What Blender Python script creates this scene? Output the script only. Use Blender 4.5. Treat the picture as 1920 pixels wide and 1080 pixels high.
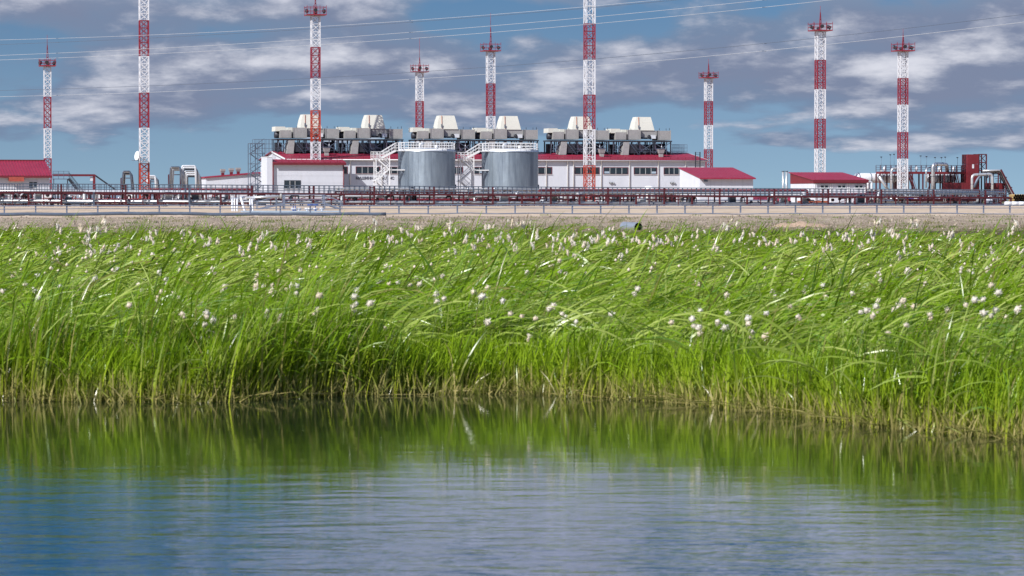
import bpy, math, random
import numpy as np
from mathutils import Vector, Matrix

# ------------------------------------------------------------------ camera, world, sun, exposure
for o in list(bpy.data.objects):
    bpy.data.objects.remove(o)
SC = bpy.context.scene
COL = SC.collection
R = math.radians
random.seed(7)
rng = np.random.default_rng(11)

FPX = 6000.0           # focal length in pixels of a 1920 px wide frame
HZ = 375.0             # horizon row
CAMZ = 1.9             # eye height above the pond
ZP = 1.1               # level of the plant's pad
TH = R(16)             # the plant is turned a little: its right side recedes

cam_d = bpy.data.cameras.new('camera')
cam_d.sensor_width = 36.0
cam_d.lens = 36.0 * FPX / 1920.0
cam_d.clip_start = 0.1
cam_d.clip_end = 20000
cam_d.dof.use_dof = True
cam_d.dof.focus_distance = 480
cam_d.dof.aperture_fstop = 9.5
cam = bpy.data.objects.new('camera', cam_d)
COL.objects.link(cam)
cam.location = (0, 0, CAMZ)
cam.rotation_euler = (R(90) - math.atan((540 - HZ) / FPX), 0, 0)
SC.camera = cam

SUN_EL, SUN_AZ = R(37), R(222)      # azimuth clockwise from +Y (the viewing direction): behind the camera, to the left
sun_dir = Vector((math.sin(SUN_AZ) * math.cos(SUN_EL), math.cos(SUN_AZ) * math.cos(SUN_EL), math.sin(SUN_EL)))
sd = bpy.data.lights.new('sun', 'SUN')
sd.energy = 5.0
sd.angle = R(0.53)
sd.color = (1.0, 0.975, 0.94)
sun = bpy.data.objects.new('sun', sd)
COL.objects.link(sun)
sun.rotation_euler = sun_dir.to_track_quat('Z', 'Y').to_euler()
sun.location = (-200, -200, 300)

SC.view_settings.view_transform = 'Standard'
SC.view_settings.look = 'None'
SC.view_settings.exposure = 0.4
SC.view_settings.gamma = 1.0
SC.view_settings.use_curve_mapping = False


class NT:
    """small helper to write node trees"""
    def __init__(s, tree):
        s.t = tree
        s.t.nodes.clear()
    def n(s, kind, **kw):
        nd = s.t.nodes.new(kind)
        for k, v in kw.items():
            if k.startswith('i_'):
                key = k[2:]
                key = int(key) if key.isdigit() else key.replace('_', ' ')
                s.set(nd.inputs[key], v)
            else:
                setattr(nd, k, v)
        return nd
    def set(s, sock, v):
        if isinstance(v, bpy.types.NodeSocket):
            s.t.links.new(v, sock)
        elif isinstance(v, bpy.types.Node):
            s.t.links.new(v.outputs[0], sock)
        else:
            sock.default_value = v
    def m(s, op, a, b=None, c=None, clamp=False):
        nd = s.t.nodes.new('ShaderNodeMath')
        nd.operation = op
        nd.use_clamp = clamp
        for i, v in enumerate((a, b, c)):
            if v is not None:
                s.set(nd.inputs[i], v)
        return nd.outputs[0]
    def mix(s, f, a, b, blend='MIX'):
        nd = s.t.nodes.new('ShaderNodeMix')
        nd.data_type = 'RGBA'
        nd.blend_type = blend
        s.set(nd.inputs[0], f)
        s.set(nd.inputs[6], a if not isinstance(a, tuple) else (*a[:3], 1))
        s.set(nd.inputs[7], b if not isinstance(b, tuple) else (*b[:3], 1))
        return nd.outputs[2]
    def ss(s, x, a, b):
        nd = s.t.nodes.new('ShaderNodeMapRange')
        nd.interpolation_type = 'SMOOTHSTEP'
        s.set(nd.inputs[0], x)
        nd.inputs[1].default_value = a
        nd.inputs[2].default_value = b
        return nd.outputs[0]
    def noise(s, vec, scale, detail=4, rough=0.55, dist=0.0):
        nd = s.t.nodes.new('ShaderNodeTexNoise')
        s.set(nd.inputs['Vector'], vec)
        nd.inputs['Scale'].default_value = scale
        nd.inputs['Detail'].default_value = detail
        nd.inputs['Roughness'].default_value = rough
        nd.inputs['Distortion'].default_value = dist
        return nd.outputs['Fac']
    def xyz(s, x, y, z):
        nd = s.t.nodes.new('ShaderNodeCombineXYZ')
        for i, v in enumerate((x, y, z)):
            s.set(nd.inputs[i], v)
        return nd.outputs[0]


world = bpy.data.worlds.new('World')
SC.world = world
world.use_nodes = True
W = NT(world.node_tree)
tc = W.n('ShaderNodeTexCoord')
sep = W.n('ShaderNodeSeparateXYZ', i_0=tc.outputs['Generated'])
dx, dy, dz = sep.outputs
el = W.m('MAXIMUM', dz, 0.0)
# clear sky: physical sky, looked up a little higher so that the polar horizon stays blue
lift = W.xyz(dx, dy, W.m('ADD', W.m('MULTIPLY', el, 2.6), 0.14))
liftn = W.n('ShaderNodeVectorMath', operation='NORMALIZE', i_0=lift)
sky = W.n('ShaderNodeTexSky', sky_type='NISHITA', sun_disc=False, i_Vector=liftn)
sky.sun_elevation = SUN_EL
sky.sun_rotation = SUN_AZ
sky.altitude = 0
sky.air_density = 1.0
sky.dust_density = 0.6
sky.ozone_density = 1.6
hsv = W.n('ShaderNodeHueSaturation', i_Hue=0.497, i_Saturation=W.m('ADD', 1.06, W.m('MULTIPLY', W.ss(el, .03, .11), .38)), i_Value=W.m('ADD', .90, W.m('MULTIPLY', W.ss(el, .05, .11), .35)), i_Color=sky)
# clouds: layered noise on (azimuth, stretched elevation), with a flat shaded base and a sunlit crown
hl = W.m('SQRT', W.m('ADD', W.m('MULTIPLY', dx, dx), W.m('MULTIPLY', dy, dy)))
hx = W.m('DIVIDE', dx, W.m('MAXIMUM', hl, 0.001))
hy = W.m('DIVIDE', dy, W.m('MAXIMUM', hl, 0.001))
lev = W.m('MULTIPLY', W.m('LOGARITHM', W.m('ADD', el, 0.03), math.e), 3.7)
def cloud_pt(dv, off=0.0):
    return W.xyz(W.m('ADD', W.m('MULTIPLY', hx, 16.5), off), W.m('MULTIPLY', hy, 16.5), W.m('ADD', lev, dv))
def cloud_noise(p):
    a_ = W.noise(p, 1.0, 2, .5)
    b_ = W.noise(p, 2.7, 7, .56, .15)
    return W.m('ADD', W.m('MULTIPLY', a_, .66), W.m('MULTIPLY', b_, .34))
def lobe(px, py, rx, ry, amp):
    # an elliptical weather cell at a bearing and elevation
    a = (px - 960) / FPX
    e = (HZ - py) / FPX
    u = W.m('DIVIDE', W.m('SUBTRACT', hx, a), rx / FPX)
    v = W.m('DIVIDE', W.m('SUBTRACT', dz, e), ry / FPX)
    q = W.m('ADD', W.m('MULTIPLY', u, u), W.m('MULTIPLY', v, v))
    g = W.m('EXPONENT', W.m('MULTIPLY', q, -1.0))
    front = W.m('GREATER_THAN', dy, 0.0)
    return W.m('MULTIPLY', W.m('MULTIPLY', g, amp), front)
LOBES = [(1000, 120, 1600, 120, .055), (300, 120, 300, 75, .15), (150, 15, 420, 42, .17), (620, 15, 200, 34, .12), (680, 120, 280, 60, .13),
         (1230, 120, 300, 60, .14), (1640, 50, 260, 50, .16), (1560, 165, 420, 55, .15), (1880, 60, 150, 70, .12), (1800, 130, 260, 60, .12),
         (250, 195, 330, 32, .11), (720, 205, 220, 26, .09), (1650, 262, 260, 22, .09), (1450, 265, 160, 18, .07), (180, 240, 60, 12, .05),
         (870, 30, 150, 32, -.13), (1120, 40, 150, 40, -.13), (45, 100, 80, 70, -.10), (450, 255, 300, 26, -.08), (1000, 310, 1400, 45, -.13),
         (1230, 60, 60, 34, -.08), (1760, 10, 130, 22, -.05),
         (1350, -270, 750, 200, .30), (100, -330, 420, 130, -.16)]
lob = None
for L in LOBES:
    g = lobe(*L)
    lob = g if lob is None else W.m('ADD', lob, g)
p0 = cloud_pt(0.0)
n0 = cloud_noise(p0)
n1 = cloud_noise(cloud_pt(0.17, -.10))          # a step up and towards the sun
d0 = W.m('ADD', n0, lob)
cover = W.ss(d0, 0.475, 0.585)
grad = W.m('SUBTRACT', n0, n1)
n2 = cloud_noise(cloud_pt(0.36, -.2))
grad2 = W.m('SUBTRACT', n0, n2)
billow = W.m('MULTIPLY', W.m('SUBTRACT', W.noise(p0, 6.5, 5, .6), .5), .45)
lit = W.ss(W.m('ADD', W.m('ADD', W.m('ADD', W.m('MULTIPLY', grad, 1.3), W.m('MULTIPLY', grad2, 1.1)), billow), W.m('MULTIPLY', W.m('SUBTRACT', d0, .56), .35)), -0.04, 0.56)
lit = W.m('ADD', lit, W.m('MULTIPLY', W.ss(el, .055, .10), .62), clamp=True)
thick = W.ss(d0, 0.52, 0.75)
CB = 10.0                            # cloud radiance before the background strength
c_dark = W.mix(thick, (0.185 * CB, 0.265 * CB, 0.405 * CB), (0.21 * CB, 0.25 * CB, 0.37 * CB))
c_lit = W.mix(W.ss(el, .055, .10), (0.74 * CB, 0.75 * CB, 0.83 * CB), (0.62 * CB, 0.68 * CB, 0.98 * CB))
c_cloud = W.mix(lit, c_dark, c_lit)
skycol = W.mix(W.m('MULTIPLY', cover, 0.95), hsv.outputs[0], c_cloud)
bg = W.n('ShaderNodeBackground', i_Color=skycol, i_Strength=0.075)
wo = W.n('ShaderNodeOutputWorld', i_Surface=bg)


# ------------------------------------------------------------------ helpers
class MB:
    def __init__(s):
        s.v, s.f, s.sm = [], [], []
    def add(s, vs, fs, smooth=False):
        b = len(s.v)
        s.v += [tuple(v) for v in vs]
        s.f += [tuple(b + i for i in f) for f in fs]
        s.sm += [smooth] * len(fs)
        return s
    def hexa(s, b, t):
        """b, t: four bottom and four top corners, counter-clockwise from above"""
        return s.add(list(b) + list(t), [(3, 2, 1, 0), (4, 5, 6, 7), (0, 1, 5, 4), (1, 2, 6, 5), (2, 3, 7, 6), (3, 0, 4, 7)])
    def box(s, x0, x1, y0, y1, z0, z1):
        return s.hexa([(x0, y0, z0), (x1, y0, z0), (x1, y1, z0), (x0, y1, z0)], [(x0, y0, z1), (x1, y0, z1), (x1, y1, z1), (x0, y1, z1)])
    def bar(s, p, q, w, h=None):
        h = h or w
        p, q = Vector(p), Vector(q)
        d = (q - p).normalized()
        a = Vector((0, 0, 1)) if abs(d.z) < 0.95 else Vector((0, 1, 0))
        sx = d.cross(a).normalized() * (w / 2)
        sy = sx.cross(d).normalized() * (h / 2)
        c = [(-1, -1), (1, -1), (1, 1), (-1, 1)]
        vs = [p + sx * i + sy * j for i, j in c] + [q + sx * i + sy * j for i, j in c]
        return s.add(vs, [(0, 1, 2, 3), (7, 6, 5, 4), (0, 4, 5, 1), (1, 5, 6, 2), (2, 6, 7, 3), (3, 7, 4, 0)])
    def pipe(s, pts, r, n=8, caps=True):
        pts = [Vector(p) for p in pts]
        rr = r if isinstance(r, (list, tuple)) else [r] * len(pts)
        rings, ref = [], None
        for i, p in enumerate(pts):
            d = (pts[min(i + 1, len(pts) - 1)] - pts[max(i - 1, 0)]).normalized()
            if ref is None:
                ref = Vector((0, 0, 1)) if abs(d.z) < 0.9 else Vector((1, 0, 0))
            u = (ref - d * ref.dot(d)).normalized()
            ref = u
            w = d.cross(u)
            rings.append([p + (u * math.cos(a) + w * math.sin(a)) * rr[i] for a in [2 * math.pi * k / n for k in range(n)]])
        vs = [v for ring in rings for v in ring]
        fs = []
        for i in range(len(pts) - 1):
            for k in range(n):
                k2 = (k + 1) % n
                fs.append((i * n + k, i * n + k2, (i + 1) * n + k2, (i + 1) * n + k))
        s.add(vs, fs, True)
        if caps:
            b = len(s.v) - len(vs)
            s.f += [tuple(b + k for k in reversed(range(n))), tuple(b + (len(pts) - 1) * n + k for k in range(n))]
            s.sm += [False, False]
        return s
    def poly_prism(s, poly, axis, a, b):
        """extrude a 2D outline along an axis ('x' or 'y') between a and b"""
        f = (lambda u, w, t: (t, u, w)) if axis == 'x' else (lambda u, w, t: (u, t, w))
        n = len(poly)
        vs = [f(u, w, a) for u, w in poly] + [f(u, w, b) for u, w in poly]
        fs = [tuple(range(n)), tuple(reversed(range(n, 2 * n)))] + [(i, i + n, (i + 1) % n + n, (i + 1) % n) for i in range(n)]
        return s.add(vs, fs)
    def lathe(s, prof, n=24, axis='z', c=(0, 0, 0)):
        vs, fs = [], []
        for r, h in prof:
            for k in range(n):
                a = 2 * math.pi * k / n
                u, w = r * math.cos(a), r * math.sin(a)
                vs.append((c[0] + u, c[1] + w, c[2] + h) if axis == 'z' else (c[0] + h, c[1] + u, c[2] + w))
        for i in range(len(prof) - 1):
            for k in range(n):
                k2 = (k + 1) % n
                fs.append((i * n + k, i * n + k2, (i + 1) * n + k2, (i + 1) * n + k))
        s.add(vs, fs, True)
        return s
    def mesh(s, name):
        me = bpy.data.meshes.new(name)
        me.from_pydata(s.v, [], s.f)
        me.polygons.foreach_set('use_smooth', s.sm)
        me.update()
        import bmesh
        bm = bmesh.new()
        bm.from_mesh(me)
        bmesh.ops.recalc_face_normals(bm, faces=bm.faces)
        bm.to_mesh(me)
        bm.free()
        return me
    def build(s, name, m, parent=None, stuff=False, label=None):
        o = bpy.data.objects.new(name, s.mesh(name))
        if m:
            o.data.materials.append(m)
        COL.objects.link(o)
        if parent:
            o.parent = parent
        if stuff:
            o['kind'] = 'stuff'
        if label:
            o['label'] = label
        return o


def bend(pts, rad=0.4, n=4):
    """round the corners of a polyline"""
    P = [Vector(p) for p in pts]
    out = [P[0]]
    for i in range(1, len(P) - 1):
        a, b, c = P[i - 1], P[i], P[i + 1]
        r = min(rad, (a - b).length * .45, (c - b).length * .45)
        p, q = b + (a - b).normalized() * r, b + (c - b).normalized() * r
        for k in range(n + 1):
            t = k / n
            out.append(p * (1 - t) ** 2 + b * 2 * t * (1 - t) + q * t * t)
    out.append(P[-1])
    return out


def thing(name, label, cat, loc=(0, 0, 0), rot=0.0, group=None):
    o = bpy.data.objects.new(name, None)
    o.empty_display_size = 0.2
    COL.objects.link(o)
    o.location = loc
    o.rotation_euler = (0, 0, rot)
    return tag(o, label, cat, group)


def tag(o, label, cat, group=None):
    o['label'] = label
    o['category'] = cat
    if group:
        o['group'] = group
    return o


def copy_tree(o, parent=None):
    c = o.copy()
    COL.objects.link(c)
    c.parent = parent
    for ch in KIDS(o):
        copy_tree(ch, c)
    return c


def KIDS(o):
    return [x for x in COL.objects if x.parent == o]


def at(px, py, D):
    return Vector(((px - 960) / FPX * D, D, CAMZ - (py - HZ) / FPX * D))


ORD = ['leftmost', 'second', 'third', 'fourth', 'fifth', 'sixth', 'seventh', 'eighth', 'ninth', 'tenth', 'eleventh', 'twelfth', 'thirteenth', 'fourteenth', 'fifteenth', 'sixteenth', 'seventeenth', 'eighteenth', 'nineteenth', 'twentieth']


class Frame:
    """plant axes with an origin on the ground that appears at column px at distance D"""
    def __init__(s, px, D, th=TH):
        s.ox, s.oy, s.th = (px - 960) / FPX * D, D, th
        s.c, s.n = math.cos(th), math.sin(th)
    @property
    def loc(s):
        return (s.ox, s.oy, ZP)
    def s(s, px, v=0.0):
        k = (px - 960) / FPX
        return (k * (s.oy + v * s.c) - (s.ox - v * s.n)) / (s.c - k * s.n)
    def z(s, py, x, v=0.0):
        Y = s.oy + x * s.n + v * s.c
        return CAMZ + (HZ - py) / FPX * Y - ZP
    def p(s, px, py, v=0.0):
        x = s.s(px, v)
        return Vector((x, v, s.z(py, x, v)))


# ------------------------------------------------------------------ materials
def pmat(name, col, rough=0.55, metal=0.0, var=0.18, scale=1.2, stretch=1.0, dirt=None, dirt_amt=0.0, bump=0.0, spec=0.4):
    m = bpy.data.materials.new(name)
    m.use_nodes = True
    N = NT(m.node_tree)
    t = N.n('ShaderNodeTexCoord')
    mp = N.n('ShaderNodeMapping', i_Vector=t.outputs['Object'])
    mp.inputs['Scale'].default_value = (1, 1, stretch)
    n1 = N.noise(mp, scale, 6, 0.6)
    n2 = N.noise(mp, scale * 7.3, 4, 0.6)
    k = N.m('ADD', N.m('MULTIPLY', n1, 0.65), N.m('MULTIPLY', n2, 0.35))
    lo = tuple(c * (1 - var) for c in col)
    hi = tuple(min(1, c * (1 + var)) for c in col)
    c = N.mix(N.ss(k, 0.3, 0.7), lo, hi)
    if dirt:
        n3 = N.noise(mp, scale * 2.7, 7, 0.65)
        c = N.mix(N.m('MULTIPLY', N.ss(n3, 0.52, 0.75), dirt_amt), c, dirt)
    b = N.n('ShaderNodeBsdfPrincipled', i_Base_Color=c, i_Metallic=metal)
    N.set(b.inputs['Roughness'], N.m('ADD', rough - .08, N.m('MULTIPLY', n2, 0.16)))
    b.inputs['Specular IOR Level'].default_value = spec
    if bump:
        bp = N.n('ShaderNodeBump', i_Height=n2, i_Strength=bump, i_Distance=0.05)
        N.set(b.inputs['Normal'], bp.outputs[0])
    N.n('ShaderNodeOutputMaterial', i_Surface=b)
    return m


M = dict(
    wall=pmat('white_cladding', (0.53, 0.545, 0.60), 0.55, 0, 0.04, 0.5, 0.25, (0.36, 0.345, 0.33), 0.35),
    white=pmat('white_paint', (0.68, 0.68, 0.69), 0.45, 0, 0.06, 1.5, 1, (0.45, 0.42, 0.38), 0.25),
    cream=pmat('cream_paint', (0.56, 0.55, 0.49), 0.5, 0, 0.05, 0.6, 0.4, (0.45, 0.42, 0.36), 0.3),
    roof=pmat('raspberry_roof', (0.25, 0.018, 0.045), 0.5, 0, 0.12, 0.4, 1, (0.30, 0.05, 0.06), 0.4),
    roofdark=pmat('maroon_trim', (0.13, 0.014, 0.022), 0.5, 0, 0.15, 1.0),
    maroon=pmat('maroon_steel', (0.075, 0.012, 0.018), 0.5, 0, 0.25, 1.5, 1, (0.07, 0.03, 0.025), 0.5),
    maroonb=pmat('maroon_panel', (0.14, 0.014, 0.02), 0.5, 0, 0.12, 0.8),
    mastred=pmat('mast_red', (0.215, 0.016, 0.03), 0.45, 0, 0.18, 1.2, 1, (0.2, 0.03, 0.03), 0.4),
    mastorange=pmat('mast_orange_red', (0.34, 0.038, 0.018), 0.45, 0, 0.15, 1.2, 1, (0.3, 0.05, 0.02), 0.3),
    mastwhite=pmat('mast_white', (0.58, 0.58, 0.61), 0.45, 0, 0.06, 1.2, 1, (0.5, 0.45, 0.4), 0.3),
    slate=pmat('slate_steel', (0.10, 0.125, 0.17), 0.45, 0.2, 0.2, 1.5),
    rail=pmat('fence_steel', (0.17, 0.20, 0.27), 0.45, 0.2, 0.2, 1.5),
    dark=pmat('dark_steel', (0.028, 0.03, 0.04), 0.5, 0.1, 0.3, 1.5),
    greybox=pmat('grey_duct', (0.28, 0.275, 0.27), 0.6, 0.0, 0.14, 0.9, 0.5, (0.17, 0.16, 0.15), 0.5, 0.3),
    galv=pmat('galvanised', (0.50, 0.53, 0.56), 0.38, 0.75, 0.12, 0.7, 0.2, (0.35, 0.36, 0.38), 0.4),
    pipe=pmat('pipe_cladding', (0.55, 0.56, 0.58), 0.34, 0.6, 0.12, 2.0),
    pale=pmat('pale_pipe', (0.62, 0.63, 0.66), 0.45, 0.1, 0.1, 2.0),
    glass=pmat('window_glass', (0.018, 0.026, 0.034), 0.08, 0, 0.3, 0.6, spec=0.6),
    frame=pmat('window_frame', (0.55, 0.56, 0.57), 0.4, 0, 0.1, 2),
    blue=pmat('blue_paint', (0.02, 0.06, 0.26), 0.45, 0, 0.15, 2),
    orange=pmat('rust_orange', (0.38, 0.10, 0.035), 0.6, 0, 0.3, 2),
    yellow=pmat('ochre_pipe_coating', (0.42, 0.29, 0.10), 0.5, 0, 0.25, 2.5),
    paleblue=pmat('pale_blue_slab', (0.31, 0.38, 0.46), 0.6, 0, 0.12, 0.8),
    rust=pmat('rust_awning', (0.25, 0.045, 0.025), 0.6, 0, 0.25, 2),
    wire=pmat('aluminium_wire', (0.48, 0.49, 0.51), 0.35, 0.3, 0.1, 0.5),
    wireshade=pmat('shaded_wire', (0.10, 0.12, 0.16), 0.5, 0.2, 0.1, 0.5),  # same metal as the pale wires, its unlit look put into the colour
    ink=pmat('dark_lettering', (0.05, 0.05, 0.07), 0.6, 0, 0.1, 2),
    concrete=pmat('concrete', (0.36, 0.34, 0.31), 0.85, 0, 0.2, 2.5, 1, (0.2, 0.18, 0.16), 0.4, 0.3),
)

# galvanised tank shell: vertical streaks
m = bpy.data.materials.new('tank_cladding')
m.use_nodes = True
N = NT(m.node_tree)
t = N.n('ShaderNodeTexCoord')
mp = N.n('ShaderNodeMapping', i_Vector=t.outputs['Object'])
mp.inputs['Scale'].default_value = (1, 1, 0.12)
a = N.noise(mp, 1.3, 5, 0.6)
b2 = N.noise(t.outputs['Object'], 0.55, 4, 0.5)
oi = N.n('ShaderNodeObjectInfo')
tone = N.m('ADD', N.m('MULTIPLY', N.ss(a, .3, .7), .5), N.m('MULTIPLY', oi.outputs['Random'], .5))
c = N.mix(tone, (0.11, 0.14, 0.18), (0.27, 0.32, 0.37))
bs = N.n('ShaderNodeBsdfPrincipled', i_Base_Color=c, i_Metallic=0.5)
N.set(bs.inputs['Roughness'], N.m('ADD', 0.38, N.m('MULTIPLY', a, 0.2)))
bp = N.n('ShaderNodeBump', i_Height=b2, i_Strength=0.22, i_Distance=0.25)
N.set(bs.inputs['Normal'], bp.outputs[0])
N.n('ShaderNodeOutputMaterial', i_Surface=bs)
M['tank'] = m

# grass blades: colour carried per blade, thin translucent leaf
m = bpy.data.materials.new('sedge_blade')
m.use_nodes = True
N = NT(m.node_tree)
at_c = N.n('ShaderNodeAttribute', attribute_name='Col')
geo = N.n('ShaderNodeTexCoord')
nn = N.noise(geo.outputs['Object'], 9.0, 3, .6)
cc = N.mix(0.25, at_c.outputs['Color'], N.mix(nn, (0.05, 0.11, 0.004), (0.24, 0.36, 0.02)), 'MIX')
df = N.n('ShaderNodeBsdfPrincipled', i_Base_Color=cc, i_Roughness=0.24)
df.inputs['Specular IOR Level'].default_value = 0.24
tr = N.n('ShaderNodeBsdfTranslucent', i_Color=N.mix(0.45, cc, (0.32, 0.46, 0.012)))
mx = N.n('ShaderNodeMixShader', i_0=0.40, i_1=df, i_2=tr)
N.n('ShaderNodeOutputMaterial', i_Surface=mx)
M['grass'] = m

m = bpy.data.materials.new('cotton_fluff')
m.use_nodes = True
N = NT(m.node_tree)
t = N.n('ShaderNodeTexCoord')
oi = N.n('ShaderNodeObjectInfo')
nn = N.noise(t.outputs['Object'], 60.0, 4, .7)
cc = N.mix(oi.outputs['Random'], (0.82, 0.78, 0.71), (0.84, 0.72, 0.57))
cc = N.mix(N.m('MULTIPLY', N.ss(nn, .5, .8), .3), cc, (0.60, 0.48, 0.36))
df = N.n('ShaderNodeBsdfDiffuse', i_Color=cc)
tr = N.n('ShaderNodeBsdfTranslucent', i_Color=cc)
mx = N.n('ShaderNodeMixShader', i_0=0.35, i_1=df, i_2=tr)
bp = N.n('ShaderNodeBump', i_Height=nn, i_Strength=0.4, i_Distance=0.006)
N.set(df.inputs['Normal'], bp.outputs[0])
N.n('ShaderNodeOutputMaterial', i_Surface=mx)
M['fluff'] = m
M['stem'] = pmat('stem_green', (0.10, 0.14, 0.03), 0.5, 0, 0.3, 8)
M['bract'] = pmat('brown_bract', (0.13, 0.09, 0.055), 0.6, 0, 0.3, 20)

# ------------------------------------------------------------------ ground
T15 = math.tan(R(15))
SH = [(0, 748), (200, 751), (400, 752), (600, 742), (800, 737), (960, 735), (1100, 742), (1250, 752), (1400, 768), (1500, 778), (1600, 795), (1750, 808), (1920, 822)]
shx = [(px - 960) / FPX * CAMZ * FPX / (py - HZ) for px, py in SH]
shy = [CAMZ * FPX / (py - HZ) for px, py in SH]
shx = [-40, -12, -7] + shx + [6.5, 9, 40]
shy = [27, 29.5, 30.2] + shy + [24.4, 22.5, 21]
def shore(x):
    return np.interp(x, shx, shy)


def vnoise(x, y, seed=0):
    """smooth value noise, numpy"""
    xi, yi = np.floor(x).astype(np.int64), np.floor(y).astype(np.int64)
    fx, fy = x - xi, y - yi
    fx, fy = fx * fx * (3 - 2 * fx), fy * fy * (3 - 2 * fy)
    def h(a, b):
        n = (a * 374761393 + b * 668265263 + seed * 974634777) & 0xffffffff
        n = ((n ^ (n >> 13)) * 1274126177) & 0xffffffff
        return ((n ^ (n >> 16)) & 0xffff) / 65535.0
    return (h(xi, yi) * (1 - fx) + h(xi + 1, yi) * fx) * (1 - fy) + (h(xi, yi + 1) * (1 - fx) + h(xi + 1, yi + 1) * fx) * fy


PT = [0, 60, 150, 188, 196, 292, 300, 360, 385, 6000]
PZ = [0.04, 0.04, 0.0, 0.0, 0.03, 0.42, 0.46, 0.98, ZP - 0.01, ZP - 0.01]
def ground_z(X, Y):
    X, Y = np.asarray(X, float), np.asarray(Y, float)
    t = Y - X * T15
    z = np.interp(t, PT, PZ)
    z = z + np.where((t > 192) & (t < 380), (vnoise(X * .5, Y * .35, 3) - .5) * .05 + (vnoise(X * .12, Y * .1, 5) - .5) * .10 + (np.abs(vnoise(X * .33 + Y * .05, Y * .03, 15) - .5) - .25) * .14, 0) * np.clip((t - 192) / 6, 0, 1) * np.clip((380 - t) / 8, 0, 1)
    o = Y - shore(X)
    pond = np.interp(o, [-30, -4, -1, 0.05, 0.6, 3], [-1.2, -0.8, -0.35, -0.02, 0.03, 0.04])
    return np.where(t < 100, pond + (vnoise(X * 3, Y * 3, 9) - .5) * .04 * (o > 0), z)


rows = []
for o in [-120, -60, -30, -15, -6, -3, -1.5, -.8, -.4, -.15, .05, .25, .6, 1.2, 3, 6, 12, 20]:
    rows.append(('o', o))
for tt in [90, 120, 150, 175, 185] + list(np.arange(190, 300, 1.6)) + list(np.arange(300, 392, 4)) + [400, 430, 480, 540, 600, 700, 850, 1100, 1500, 2200, 3500, 6000, 11000]:
    rows.append(('t', float(tt)))
NCOL = 150
V = []
for kind, q in rows:
    hw = 45 if kind == 'o' else max(60, q * 0.30)
    xs = np.linspace(-hw, hw, NCOL)
    ys = shore(xs) + q if kind == 'o' else q + xs * T15
    zs = ground_z(xs, ys)
    V.append(np.stack([xs, ys, zs], 1))
V = np.concatenate(V)
F = []
for i in range(len(rows) - 1):
    for j in range(NCOL - 1):
        a = i * NCOL + j
        F.append((a, a + 1, a + NCOL + 1, a + NCOL))
me = bpy.data.meshes.new('ground')
me.from_pydata(V.tolist(), [], F)
me.polygons.foreach_set('use_smooth', [True] * len(F))
me.update()
ground = bpy.data.objects.new('ground', me)
COL.objects.link(ground)
ground['kind'] = 'structure'

m = bpy.data.materials.new('ground_soil')
m.use_nodes = True
N = NT(m.node_tree)
geo = N.n('ShaderNodeNewGeometry')
sp = N.n('ShaderNodeSeparateXYZ', i_0=geo.outputs['Position'])
gx, gy, gz = sp.outputs
pos = geo.outputs['Position']
wob = N.m('MULTIPLY', N.m('SUBTRACT', N.noise(pos, 0.08, 5, .6), .5), 14.0)
wob2 = N.m('MULTIPLY', N.m('SUBTRACT', N.noise(pos, 0.5, 4, .6), .5), 7.0)
tt = N.m('SUBTRACT', gy, N.m('MULTIPLY', gx, T15))
tw = N.m('ADD', N.m('ADD', tt, wob), wob2)
st = N.xyz(gx, N.m('MULTIPLY', gy, 0.3), 0.0)
big = N.noise(st, 0.35, 5, .6)
peb = N.noise(st, 3.2, 6, .75)
peb2 = N.noise(st, 9.0, 3, .7)
mud = N.mix(peb, (0.05, 0.04, 0.022), (0.12, 0.095, 0.05))
grav = N.mix(N.ss(big, .3, .7), (0.29, 0.225, 0.165), (0.43, 0.345, 0.255))
grav = N.mix(N.ss(peb, .50, .66), grav, (0.16, 0.125, 0.10))
grav = N.mix(N.ss(peb2, .58, .70), grav, (0.50, 0.46, 0.41))
gul = N.noise(N.xyz(N.m('MULTIPLY', gx, .8), N.m('MULTIPLY', gy, .05), 0.0), 1.0, 5, .65)
grav = N.mix(N.m('MULTIPLY', N.ss(gul, .52, .68), .55), grav, (0.19, 0.145, 0.105))
grav = N.mix(N.m('MULTIPLY', N.ss(gul, .46, .34), .45), grav, (0.50, 0.42, 0.33))
foot = N.m('MULTIPLY', N.m('SUBTRACT', 1.0, N.ss(tw, 205, 245)), N.ss(N.noise(st, .9, 5, .7), .35, .62))
grav = N.mix(foot, grav, (0.17, 0.125, 0.075))
sand = N.mix(N.ss(big, .3, .7), (0.46, 0.355, 0.255), (0.57, 0.45, 0.34))
sand = N.mix(N.m('MULTIPLY', N.ss(peb, .55, .7), .5), sand, (0.33, 0.25, 0.19))
tun = N.mix(big, (0.06, 0.07, 0.025), (0.12, 0.11, 0.05))
c = N.mix(N.ss(tw, 186, 194), mud, grav)
c = N.mix(N.ss(N.m('ADD', tt, N.m('MULTIPLY', wob2, .8)), 291.0, 294.5), c, sand)
c = N.mix(N.ss(tw, 760, 900), c, tun)
bs = N.n('ShaderNodeBsdfPrincipled', i_Base_Color=c, i_Roughness=0.95)
bs.inputs['Specular IOR Level'].default_value = 0.15
bp = N.n('ShaderNodeBump', i_Height=N.m('ADD', peb, N.m('MULTIPLY', peb2, .5)), i_Strength=0.9, i_Distance=0.12)
N.set(bs.inputs['Normal'], bp.outputs[0])
N.n('ShaderNodeOutputMaterial', i_Surface=bs)
me.materials.append(m)

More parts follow.
